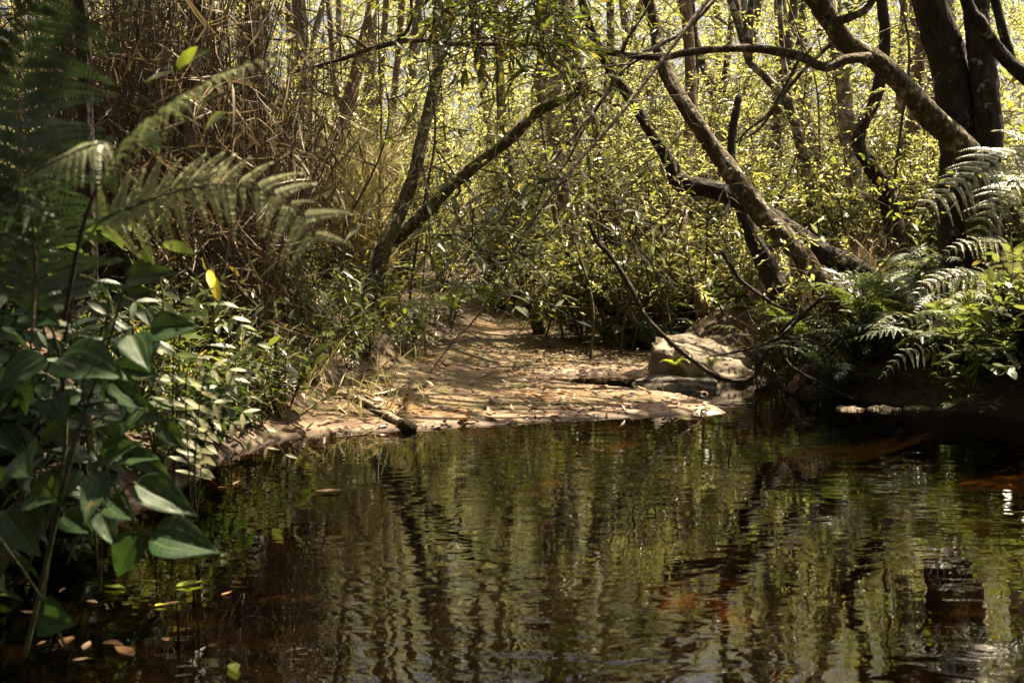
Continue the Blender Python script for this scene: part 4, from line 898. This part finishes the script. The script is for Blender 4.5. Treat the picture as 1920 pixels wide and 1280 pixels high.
broad('dark broad-leaved plant dipping its lowest big leaves to the water', E(-.98, 1.95, .02),
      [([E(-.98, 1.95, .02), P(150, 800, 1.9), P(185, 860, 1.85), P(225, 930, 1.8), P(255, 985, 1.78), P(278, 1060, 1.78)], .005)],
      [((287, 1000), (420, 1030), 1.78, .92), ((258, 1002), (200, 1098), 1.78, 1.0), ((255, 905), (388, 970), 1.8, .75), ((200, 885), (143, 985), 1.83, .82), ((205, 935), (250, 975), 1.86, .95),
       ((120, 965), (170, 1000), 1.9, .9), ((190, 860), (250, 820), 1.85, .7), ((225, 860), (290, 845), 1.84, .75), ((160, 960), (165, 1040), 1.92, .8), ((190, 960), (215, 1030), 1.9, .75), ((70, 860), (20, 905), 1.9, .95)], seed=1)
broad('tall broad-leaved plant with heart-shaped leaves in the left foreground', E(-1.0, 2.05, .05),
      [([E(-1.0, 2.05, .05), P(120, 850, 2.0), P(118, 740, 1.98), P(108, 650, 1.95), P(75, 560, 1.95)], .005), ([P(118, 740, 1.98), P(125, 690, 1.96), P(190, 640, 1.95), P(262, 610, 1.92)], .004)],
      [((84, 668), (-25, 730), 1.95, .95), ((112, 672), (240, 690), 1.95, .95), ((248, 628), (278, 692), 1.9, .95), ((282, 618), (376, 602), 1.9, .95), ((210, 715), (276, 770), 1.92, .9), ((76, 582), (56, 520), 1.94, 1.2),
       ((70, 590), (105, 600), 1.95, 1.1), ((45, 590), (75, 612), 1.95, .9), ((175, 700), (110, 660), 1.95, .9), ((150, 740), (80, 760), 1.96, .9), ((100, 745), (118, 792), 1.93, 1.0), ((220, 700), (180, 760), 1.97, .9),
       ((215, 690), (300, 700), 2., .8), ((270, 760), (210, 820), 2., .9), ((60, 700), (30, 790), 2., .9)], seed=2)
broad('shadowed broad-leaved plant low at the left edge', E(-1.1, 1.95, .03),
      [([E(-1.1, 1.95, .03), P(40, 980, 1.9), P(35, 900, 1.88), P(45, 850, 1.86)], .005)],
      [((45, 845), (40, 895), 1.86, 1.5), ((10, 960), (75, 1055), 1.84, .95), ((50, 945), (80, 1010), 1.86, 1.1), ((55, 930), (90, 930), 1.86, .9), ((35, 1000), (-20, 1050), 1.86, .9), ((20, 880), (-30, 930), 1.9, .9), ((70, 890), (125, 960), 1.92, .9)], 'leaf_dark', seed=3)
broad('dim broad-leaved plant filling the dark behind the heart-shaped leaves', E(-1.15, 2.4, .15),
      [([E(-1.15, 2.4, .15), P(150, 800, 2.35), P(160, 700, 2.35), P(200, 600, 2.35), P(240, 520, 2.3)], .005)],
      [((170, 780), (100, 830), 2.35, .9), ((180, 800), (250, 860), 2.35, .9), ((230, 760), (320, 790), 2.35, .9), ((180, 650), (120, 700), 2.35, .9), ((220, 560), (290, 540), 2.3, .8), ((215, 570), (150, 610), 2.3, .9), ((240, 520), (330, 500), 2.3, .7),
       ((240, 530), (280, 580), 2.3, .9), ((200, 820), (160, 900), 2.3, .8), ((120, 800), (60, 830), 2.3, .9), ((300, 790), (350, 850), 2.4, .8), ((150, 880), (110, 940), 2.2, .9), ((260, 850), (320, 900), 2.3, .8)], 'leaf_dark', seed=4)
broad('green plant with three upright sunlit leaves in front of the dry thicket', E(-1.05, 2.3, .1),
      [([E(-1.05, 2.3, .1), P(290, 640, 2.3), P(300, 520, 2.3), P(290, 450, 2.3)], .003)],
      [((278, 458), (272, 498), 2.28, 1.3), ((305, 455), (370, 472), 2.28, .6), ((285, 445), (220, 415), 2.28, .6)], 'leaf_bright', seed=5, tpl=ELLIP)
broad('lone plant with dark pointed leaves against the dry brown stems', E(-1.1, 2.2, .1),
      [([E(-1.1, 2.2, .1), P(210, 620, 2.0), P(255, 400, 1.9), P(300, 260, 1.85), P(330, 130, 1.85)], .003)],
      [((330, 130), (372, 82), 1.85, .6), ((328, 135), (262, 150), 1.85, .45), ((340, 118), (400, 85), 1.85, .6), ((265, 245), (300, 285), 1.85, .6), ((385, 245), (420, 200), 1.85, .5), ((205, 315), (215, 370), 1.9, .9), ((395, 300), (425, 290), 1.9, 1.)], 'leaf_mid', seed=6, tpl=ELLIP)
# hanging yellow leaf
yl = broad('seedling with one ragged bright yellow leaf hanging down on the left bank', E(-1.05, 2.9, .2),
      [([E(-1.05, 2.9, .2), P(395, 640, 2.75), P(385, 560, 2.7), P(390, 500, 2.7)], .002)],
      [((397, 512), (413, 574), 2.68, .62), ((388, 505), (372, 480), 2.7, .5), ((392, 505), (400, 545), 2.69, .45)], 'leaf_yellow', seed=7, tpl=ELLIP)
# thin stem rising out of the water, bottom left
broad('single thin brown stem with one round green leaf in the bottom left corner', P(122, 1205, 1.95)*E(1, 1, 0)+E(0, 0, -.1),
      [([P(125, 1215, 2.0), P(70, 1110, 1.75), P(0, 1010, 1.55), P(-80, 900, 1.45)], .003)], [((76, 1150), (132, 1172), 1.8, 1.15)], 'leaf_broad', seed=8)

# bushy broad-leaved plants filling the near left bank
def bushy(seed, n, ls, tpl, leaf, h, w_):
    g = rs(seed); sa = Acc(); la = Acc()
    for k in range(7):
        a = g.uniform(0, 6.28); e = E(math.cos(a)*w_*g.uniform(.3, 1), math.sin(a)*w_*g.uniform(.3, 1), h*g.uniform(.5, 1)); q, r = spline([E(0, 0, -.05), e*E(.4, .4, .6)+g.normal(0, .03, 3), e], .03, [.006, .004, .002]); tube(sa, q, r, 5)
        t = np.linspace(.25, 1, n); p = q[(t*(len(q)-1)).astype(int)]; b = np.repeat([0, math.pi], n)+np.tile(np.arange(n)*1.57, 2)+g.uniform(0, 6)
        p = np.tile(p, (2, 1)); d = np.stack([np.cos(b), np.sin(b), g.uniform(-.7, .15, 2*n)], -1)
        leaves(la, tpl, p+d*.03, d, E(0, 0, 1)+g.normal(0, .25, d.shape), ls*g.uniform(.6, 1.15, 2*n))
    return sa.mesh('stem', M['stem']), place_attr(la.mesh('foliage', [M[leaf]]), tpl)
bz = [bushy(700, 9, .1, HEART, 'leaf_broad', .6, .35), bushy(701, 9, .095, HEART, 'leaf_dark', .5, .4), bushy(702, 13, .065, ELLIP, 'leaf_under', .55, .35), bushy(703, 14, .08, LANCE, 'leaf_under', .5, .4)]
bl_ = ['bushy plant of heart-shaped leaves', 'dark bushy plant of heart-shaped leaves', 'bushy oval-leaved plant', 'bushy lance-leaved plant']
g = rs(14)
for k, (x, y, pr, s_) in enumerate([(-1.3, 2.3, 1, 1.), (-1.5, 2.6, 0, 1.1), (-1.28, 2.75, 1, .9), (-1.7, 2.4, 1, 1.2), (-1.35, 3.1, 0, .9), (-1.75, 3., 1, 1.1), (-1.25, 3.5, 2, .8), (-1.6, 3.5, 0, 1), (-1.9, 3.6, 2, 1.2), (-1.3, 3.9, 3, .8), (-1.55, 4.1, 2, 1),
      (-1.35, 4.4, 3, .8), (-1.8, 4.4, 3, 1), (-1.2, 4.9, 3, .7), (-1.5, 4.9, 2, .9), (-1.9, 5.2, 3, 1.1), (-1.35, 5.4, 2, .7), (-1.65, 5.7, 3, .9), (-1.3, 6, 2, .7), (-1.25, 6.6, 3, .8), (-1.5, 7.2, 2, 1), (-1.15, 7.4, 3, .8), (-1.0, 8.2, 2, .9), (-1.3, 8.4, 3, 1.1), (-1.55, 2.0, 1, 1), (-1.28, 4.15, 1, .8), (-1.32, 4.3, 3, .9), (-1.22, 4.55, 3, .7), (-1.2, 4.75, 2, .6), (-1.25, 3.75, 1, .7), (-1.15, 5.15, 3, .6), (-1.1, 5.5, 2, .6), (-1., 6.1, 3, .6), (-.95, 6.6, 2, .6), (-.8, 7.2, 3, .6), (-.75, 7.8, 2, .7), (-2., 2.9, 0, 1.2), (-2.2, 4.2, 1, 1.3), (-2.3, 5, 2, 1.2)]):
    o = thing('leafy_plant', (x, y, gz(x, y)), '%s on the %s left bank, one of several alike' % (bl_[pr], 'near' if y < 4.2 else 'farther'), 'plant', 'bushy plants on the left bank')
    o.rotation_euler.z = g.uniform(0, 6.28); s_ *= g.uniform(.85, 1.1); o.scale = (s_, s_, s_)
    for nm, me in zip(('stem', 'foliage'), bz[pr]):
        c = bpy.data.objects.new(nm, me); col.objects.link(c); c.parent = o
# ---------------------------------------------------------------- seedlings of the left bank and forest floor
def seedling(seed, h, n, ls, tpl, leaf):
    g = rs(seed); sa = Acc(); la = Acc()
    for k in range(3):
        e = E(g.normal(0, .1), g.normal(0, .1), h*g.uniform(.6, 1)); q, r = spline([E(0, 0, -.04), e*.5+g.normal(0, .02, 3), e], .03, [.004, .003, .0015]); tube(sa, q, r, 5)
        t = np.linspace(.3, 1, n); p = q[(t*(len(q)-1)).astype(int)]; a = np.arange(n)*2.4+g.uniform(0, 6)
        d = np.stack([np.cos(a), np.sin(a), np.full(n, .35)+t*.5], -1)
        leaves(la, tpl, p, d, E(0, 0, 1)+g.normal(0, .2, d.shape), ls*g.uniform(.7, 1.15, n))
    return sa.mesh('stem', M['stem']), la.mesh('foliage', [M[leaf]])
sd_ = [seedling(500, .4, 11, .1, LANCE, 'leaf_under'), seedling(501, .3, 10, .08, ELLIP, 'leaf_mid'), seedling(502, .5, 11, .11, LANCE, 'leaf_pale'), seedling(503, .25, 9, .075, OVATE, 'leaf_under'), seedling(504, .35, 11, .12, NARROW, 'leaf_mid')]
sdk = ['lance-leaved seedling', 'oval-leaved seedling', 'pale lance-leaved seedling', 'small pale seedling', 'narrow-leaved seedling']
g = rs(12); cand = []
for k in range(42): cand.append((g.uniform(300, 560)+0, g.uniform(470, 800), 'on the left bank'))
for k in range(64): cand.append((g.uniform(540, 850), g.uniform(560, 675), 'at the edge of the rock shelf'))
for k in range(26): cand.append((g.uniform(1380, 1900), g.uniform(540, 690), 'on the right bank'))
for k in range(16): cand.append((g.uniform(1040, 1400), g.uniform(540, 600), 'behind the block of rock'))
for k, (px, py, zone) in enumerate(cand):
    q = ghit(px, py, 2.2); pr = int(g.integers(0, 5))
    if terrain(q[:1], q[1:2])[2][0] < .08 or q[1] > 14: continue
    o = thing('seedling', q, '%s %s, one of several alike there' % (sdk[pr], zone), 'seedling', 'seedlings on the banks')
    o.rotation_euler = (g.normal(0, .15), g.normal(0, .15), g.uniform(0, 6.28)); s = g.uniform(.6, 1.25)*(.8 if 'shelf' in zone else 1); o.scale = (s, s, s)
    for nm, me in zip(('stem', 'foliage'), sd_[pr]):
        c = bpy.data.objects.new(nm, me); col.objects.link(c); c.parent = o
for k, (px, d, pr, s_) in enumerate([(1480, 6.75, 3, .5), (1545, 6.35, 2, .5), (1600, 6.1, 3, .55), (1640, 6.05, 2, .45), (1690, 5.95, 3, .55), (1735, 5.85, 2, .5), (1775, 5.75, 3, .5), (1830, 5.6, 1, .6), (1880, 5.5, 1, .7), (1920, 5.35, 1, .7), (1580, 6.5, 3, .7), (1680, 6.3, 3, .7), (1760, 6.1, 2, .7)]):
    x, y = at(px, d); o = thing('leafy_plant', (x, y, gz(x, y)), '%s shaded by the right bank, one of several' % bl_[pr], 'plant', 'shaded plants along the right waterline')
    o.rotation_euler.z = k*1.3; o.scale = (s_*1.2, s_*1.2, s_)
    for nm, me in zip(('stem', 'foliage'), bz[pr]):
        c = bpy.data.objects.new(nm, me); col.objects.link(c); c.parent = o
for k, (x, y, pr, s_) in enumerate([(2.95, 4.6, 3, .8), (3.15, 5.1, 2, 1.), (3.2, 4.3, 1, .9), (3.5, 4.8, 3, 1.1), (3.1, 3.8, 2, .9), (3.5, 3.9, 1, 1.), (3.4, 5.6, 3, 1.1), (3.9, 5.2, 2, 1.2), (3.05, 3.2, 1, .8), (3.4, 3.3, 3, 1.), (3.8, 4.4, 1, 1.1), (3.1, 5.9, 2, .9), (3.7, 6.1, 3, 1.1)]):
    o = thing('leafy_plant', (x, y, gz(x, y)), '%s just past the right edge, one of several' % bl_[pr], 'plant', 'plants along the right bank past the bush')
    o.rotation_euler.z = k*1.7; o.scale = (s_*1.2, s_*1.2, s_)
    for nm, me in zip(('stem', 'foliage'), bz[pr]):
        c = bpy.data.objects.new(nm, me); col.objects.link(c); c.parent = o
# glossy bush on the right
g = rs(71); sa = Acc(); la = Acc(); base = E(2.8, 5.35, .25); c = []
for k in range(16):
    e = P(g.uniform(1850, 1960), g.uniform(480, 790), g.uniform(4.9, 5.3)); q, r = spline([base, (base+e)/2+E(0, 0, .12), e], .05, [.012, .007, .003]); tube(sa, q, r, 5)
    for t in (.55, .75, .9, 1): c.append(q[int(t*(len(q)-1))]+g.normal(0, .05, 3))
c = np.array(c); c = c[sun_ok(c, .2, -.1)]; o = thing('bush', base, 'glossy-leaved bush hanging over the water at the right edge, whitened by the sun', 'bush')
sprays(la, g, c, c-base+E(-.2, 0, .2), 4, .2, 8, .075, ELLIP, droop=.2, spread=.5, flat=.2)
sa.obj('stem', M['twig'], o, base); la.obj('foliage', [M['leaf_gloss'], M['twig']], o, base)

# ---------------------------------------------------------------- rocks, log, stones
def rock(name, label, cat, pts, matn, seed, sub=4, amp=.02, freq=4., group=None):
    bm = bmesh.new(); pts = np.asarray(pts, float); org = pts.mean(0); org[2] = pts[:, 2].min()
    for p in pts: bm.verts.new(p-org)
    bmesh.ops.convex_hull(bm, input=bm.verts)
    bmesh.ops.delete(bm, geom=[v for v in bm.verts if not v.link_faces], context='VERTS')
    bmesh.ops.triangulate(bm, faces=bm.faces)
    bmesh.ops.bevel(bm, geom=list(bm.edges), offset=amp*1.2, segments=2, affect='EDGES', clamp_overlap=True)
    bmesh.ops.triangulate(bm, faces=bm.faces)
    for k in range(sub):
        L = amp*1.6
        es = [e for e in bm.edges if e.calc_length() > L]
        if not es or len(bm.faces) > 40000: break
        bmesh.ops.subdivide_edges(bm, edges=es, cuts=1); bmesh.ops.triangulate(bm, faces=bm.faces)
    bm.normal_update()
    from mathutils import noise as nz
    off = Vector((seed*3.1, seed*1.7, seed))
    for v in bm.verts:
        n_ = nz.fractal(v.co*freq+off, 1., 2.1, 6); st = nz.noise(Vector((v.co.x*2, v.co.y*2, v.co.z*22))+off)
        v.co += v.normal*amp*(n_*1.1+st*.35)
    me = bpy.data.meshes.new(name); bm.to_mesh(me); bm.free(); me.materials.append(M[matn])
    for p in me.polygons: p.use_smooth = True
    o = bpy.data.objects.new(name, me); col.objects.link(o); o.location = org
    return tag(o, label, cat, group)
rock('rock', 'big square-edged block of sandstone at the water, its sloping top sunlit', 'rock',
     [P(1222, 634, 6.95), P(1255, 621, 7.35), P(1338, 622, 7.75), P(1372, 648, 7.7), P(1428, 690, 7.0), P(1420, 700, 6.85), P(1300, 690, 6.62), P(1240, 640, 6.8),
      P(1211, 660, 6.95), P(1210, 712, 6.98), P(1275, 712, 6.7), P(1425, 715, 6.9), E(1., 7.2, -.1), E(1.75, 7.7, -.1), E(1.75, 6.9, -.1), E(1., 6.8, -.1), E(1.3, 6.6, -.1)], 'rock', 1, 5, .034, 6)
rock('rock', 'low dark wet ledge of stone in front of the sandstone block', 'rock',
     [P(1182, 714, 6.75), P(1215, 698, 6.85), P(1346, 702, 6.7), P(1348, 722, 6.45), P(1290, 712, 6.4), P(1230, 716, 6.5), E(.78, 6.7, -.12), E(1.35, 6.75, -.12), E(1.36, 6.35, -.12), E(.95, 6.35, -.12)], 'rock_dark', 2, 5, .02, 6)
rock('stone', 'small pointed stone at the foot of the dark ledge', 'stone', [P(1300, 735, 6.3), P(1312, 728, 6.28), P(1335, 734, 6.25), P(1322, 739, 6.2), E(1.2, 6.25, -.06), E(1.32, 6.22, -.06), E(1.25, 6.4, -.06)], 'rock', 3, 3, .012, 9)
g = rs(40)
for k, (x0, x1, y, lab) in enumerate([(1562, 1625, 768, 'leftmost flat grey stone of the row barely above the water on the right'), (1622, 1692, 766, 'flat grey-brown stone in the middle of the row barely above the water'), (1692, 1752, 765, 'pale sunlit flat stone right of the middle in the row at the water'), (1750, 1812, 766, 'rightmost flat stone of the row, crossed by little sticks')]):
    d = 5.55; a, b = P(x0, 770, d)[0], P(x1, 770, d)[0]
    rock('stone', lab, 'stone', [(a, d, .0), (a+.03, d+.06, .01), (a+.06, d-.03, .012), ((a+b)/2, d+.07, .02), ((a+b)/2, d-.05, .01), (b-.03, d+.05, .014), (b, d, .002), (b-.05, d-.05, .006), (a, d, -.08), (b, d, -.08), ((a+b)/2, d+.1, -.08), ((a+b)/2, d-.08, -.08)],
         'rock', 10+k, 4, .009, 12, 'row of flat stones in the water')
rock('stone', 'small round dark stone at the edge of the rock shelf', 'stone', [P(800, 800, 4.95), P(812, 793, 4.95), P(826, 800, 4.93), P(822, 808, 4.88), P(802, 808, 4.88), P(815, 800, 5.0), E(-.41, 4.93, -.02), E(-.35, 4.9, -.02)], 'rock_dark', 20, 3, .008, 15)
rock('stone', 'pale bump of stone at the tip of the rock shelf', 'stone', [P(1290, 770, 5.4), P(1330, 765, 5.45), P(1362, 775, 5.42), P(1350, 779, 5.35), P(1300, 780, 5.33), E(1.0, 5.4, -.05), E(1.2, 5.4, -.05)], 'rock_pale', 21, 3, .008, 9)
# fallen branch on the shelf
a = Acc(); pts = []
for (x, y, h) in [(618, 741, .03), (650, 743, .03), (690, 760, .035), (725, 782, .035), (757, 802, .03)]:
    q = ghit(x, y+5); pts.append(q+E(0, 0, h*.6))
bp_ = pts[0].copy(); q, r = spline(pts, .02, [.009, .013, .017, .018, .02]); tube(a, q, r, 10, 0, .06, 3)
for i0, dx, dy, dz in ((.25, -.1, .05, .06), (.55, .1, .1, .05), (.8, .12, .06, .1), (.7, -.08, -.05, .03)):
    b = q[int(i0*len(q))]; qq, rr = spline([b, b+E(dx*.5, dy*.5, dz*.6), b+E(dx, dy, dz)], .02, [.006, .004, .002]); tube(a, qq, rr, 5, 0, .05, 4)
o = thing('fallen_branch', bp_, 'pale fallen branch lying on the rock shelf with its dark end at the water', 'branch')
a.obj('wood', M['deadwood'], o, bp_)
a = Acc(); e = q[-1]; q2, r2 = spline([e+E(-.02, .02, .0), e+E(.02, -.02, -.005), e+E(.055, -.05, -.02)], .012, [.022, .03, .022]); tube(a, q2, r2, 10, 0, .12, 5)
tag(a.obj('broken_end', M['stem_dark'], o, bp_), 'black broken end')
# brown log leaning at the right bank and roots
a = Acc(); p_ = [P(1478, 735, 6.2), P(1500, 712, 6.2), P(1522, 690, 6.25), P(1548, 668, 6.4)]; q, r = spline(p_, .03, [.03, .045, .05, .04]); tube(a, q, r, 12, 0, .06, 8)
tag(a.obj('log', M['bark_red'], None, p_[0]), 'smooth brown log leaning out of the water against the right bank', 'log')
g = rs(44); a = Acc(); rb = P(1560, 660, 6.4)
for k in range(16):
    s0 = P(g.uniform(1440, 1720), g.uniform(610, 690), g.uniform(6.2, 6.6)); e0 = E(s0[0]+g.normal(0, .25), s0[1]-g.uniform(.2, .5), g.uniform(-.03, .08))
    q, r = spline([s0, (s0+e0)/2+g.normal(0, .08, 3)+E(0, 0, .05), e0], .04, [.016, .013, .006]); tube(a, q, r, 6, 0, .06, k)
tag(a.obj('tree_roots', M['bark_dark'], None, rb), 'tangle of dark bare roots on the eroded right bank', 'roots')

# ---------------------------------------------------------------- fallen leaves
def dead_leaf(seed):
    g = rs(seed); t = leaf_tpl([(.12, .12), (.35, .2), (.65, .17), (.87, .06)], fold=g.uniform(.1, .5), curl=g.uniform(-.35, .35), wav=.02); a = Acc()
    leaves(a, t, np.zeros((1, 3)), E(0, 1, 0)[None], E(0, 0, 1)[None], np.array([1.])); return a.mesh('fallen_leaf', M['litter_one'])
dl = [dead_leaf(600+k) for k in range(6)]
dlw = []
for m_ in dl[:3]:
    m2 = m_.copy(); m2.materials.clear(); m2.materials.append(M['litter_wet']); dlw.append(m2)
def slope_n(x, y):
    e = .03; return nrm(E(gz(x-e, y)-gz(x+e, y), gz(x, y-e)-gz(x, y+e), 2*e))
g = rs(50); cnt = 0
while cnt < 190:
    q = ghit(g.uniform(585, 1330), g.uniform(655, 795)); dd, mm = terrain(q[:1], q[1:2])[2][0], terrain(q[:1], q[1:2])[1][0]
    if dd < .06 or mm < .4 or q[1] > 7.6: continue
    s = g.uniform(.035, .085)
    o = bpy.data.objects.new('fallen_leaf', dl[int(g.integers(0, 6))]); col.objects.link(o)
    n_ = slope_n(q[0], q[1]); o.rotation_euler = (Vector(n_).to_track_quat('Z', 'Y') @ Euler((g.normal(0, .25), g.normal(0, .25), g.uniform(0, 6.28))).to_quaternion()).to_euler()
    o.location = q+E(0, 0, .008); o.scale = (s, s, s)
    tag(o, 'curled dry brown leaf lying on the pale rock shelf, one of many alike', 'fallen leaf', 'dry leaves scattered on the rock shelf'); cnt += 1
while cnt < 250:                                                   # dark wet ones drifted along the waterline
    q = ghit(g.uniform(570, 1340), g.uniform(765, 822)); dd = terrain(q[:1], q[1:2])[2][0]
    if dd < 0 or dd > .07: continue
    s = g.uniform(.025, .06)
    o = bpy.data.objects.new('fallen_leaf', dlw[int(g.integers(0, 3))]); col.objects.link(o)
    o.rotation_euler = (g.normal(0, .3), g.normal(0, .3), g.uniform(0, 6.28)); o.location = q+E(0, 0, .006); o.scale = (s, s, s)
    tag(o, 'dark wet leaf stuck on the sand right at the waterline, one of many alike', 'fallen leaf', 'dark wet leaves along the waterline'); cnt += 1
g = rs(51); a = Acc(); n = 16000; px = g.uniform(-400, 2500, n); dd = g.uniform(2.2, 12, n); x = (px-960)/FPX*dd; z, mm, sd0 = terrain(x, dd)
k = (sd0 > .05) & ((mm < .45) | (g.random(n) < .35+.6*(sn(x, dd, 2.5, 12) > 0))); p = np.stack([x, dd, z+.006], -1)[k]
t_ = leaf_tpl([(.12, .14), (.4, .2), (.8, .1)], fold=.25, curl=.1)
leaves(a, t_, p, g.normal(0, 1, p.shape)*E(1, 1, .2), E(0, 0, 1)+g.normal(0, .25, p.shape), g.uniform(.025, .075, len(p)))
tag(a.obj('leaf_litter', M['litter']), 'brown leaf litter covering the banks', 'leaf litter', kind='stuff')
# leaves floating in the dark bottom left corner
fl = [((130, 1212), 0.06, 'litter_wet', 'orange-brown leaf floating in the dark bottom left corner'), ((195, 1222), .05, 'litter_wet', 'large brown leaf floating in the bottom left corner'), ((235, 1117), .05, 'leaf_bright', 'slim green leaf floating left of another near the big hanging leaf'),
      ((330, 1112), .055, 'leaf_bright', 'slim green leaf with a pale tip floating below the biggest hanging leaf'), ((290, 1150), .025, 'leaf_yellow', 'tiny round yellow leaf floating in the dark water'), ((250, 1250), .06, 'litter_wet', 'brown leaf floating at the bottom edge on the left'),
      ((600, 928), .07, 'litter_wet', 'reddish leaf floating off the left bank'), ((640, 928), .08, 'litter_wet', 'long brown leaf floating just beyond the reddish one off the left bank'), ((435, 1265), .05, 'leaf_mid', 'small green leaf floating at the bottom edge')]
g = rs(53)
for (px, s, mt, lab) in fl:
    t_ = (px[1]-HOR); d = .8*FPX/t_; u = P(px[0], px[1], d); aa = Acc()
    leaves(aa, leaf_tpl([(.12, .14), (.4, .22), (.8, .1)], fold=.1, curl=-.05, wav=.02), np.zeros((1, 3)), E(g.normal(), g.normal()*.5, 0)[None], E(0, 0, 1)[None], np.array([s*1.2]))
    o = aa.obj('floating_leaf', M[mt]); o.location = (u[0], u[1], .004); tag(o, lab, 'leaf')

g = rs(54)
for k in range(22):
    px, py = (g.uniform(330, 700), g.uniform(840, 960)) if k < 12 else (g.uniform(60, 420), g.uniform(1090, 1260))
    d = .8*FPX/(py-HOR); u = P(px, py, d)
    if terrain(u[:1], u[1:2])[2][0] > -.03: continue
    o = bpy.data.objects.new('floating_leaf', dl[k % 6]); col.objects.link(o); o.location = (u[0], u[1], .003); s_ = g.uniform(.018, .045); o.scale = (s_, s_, s_*.5); o.rotation_euler.z = g.uniform(0, 6.28)
    tag(o, 'small brown leaf floating %s, one of several alike' % ('off the left bank' if k < 12 else 'in the dark lower left corner'), 'leaf', 'small leaves floating on the water')
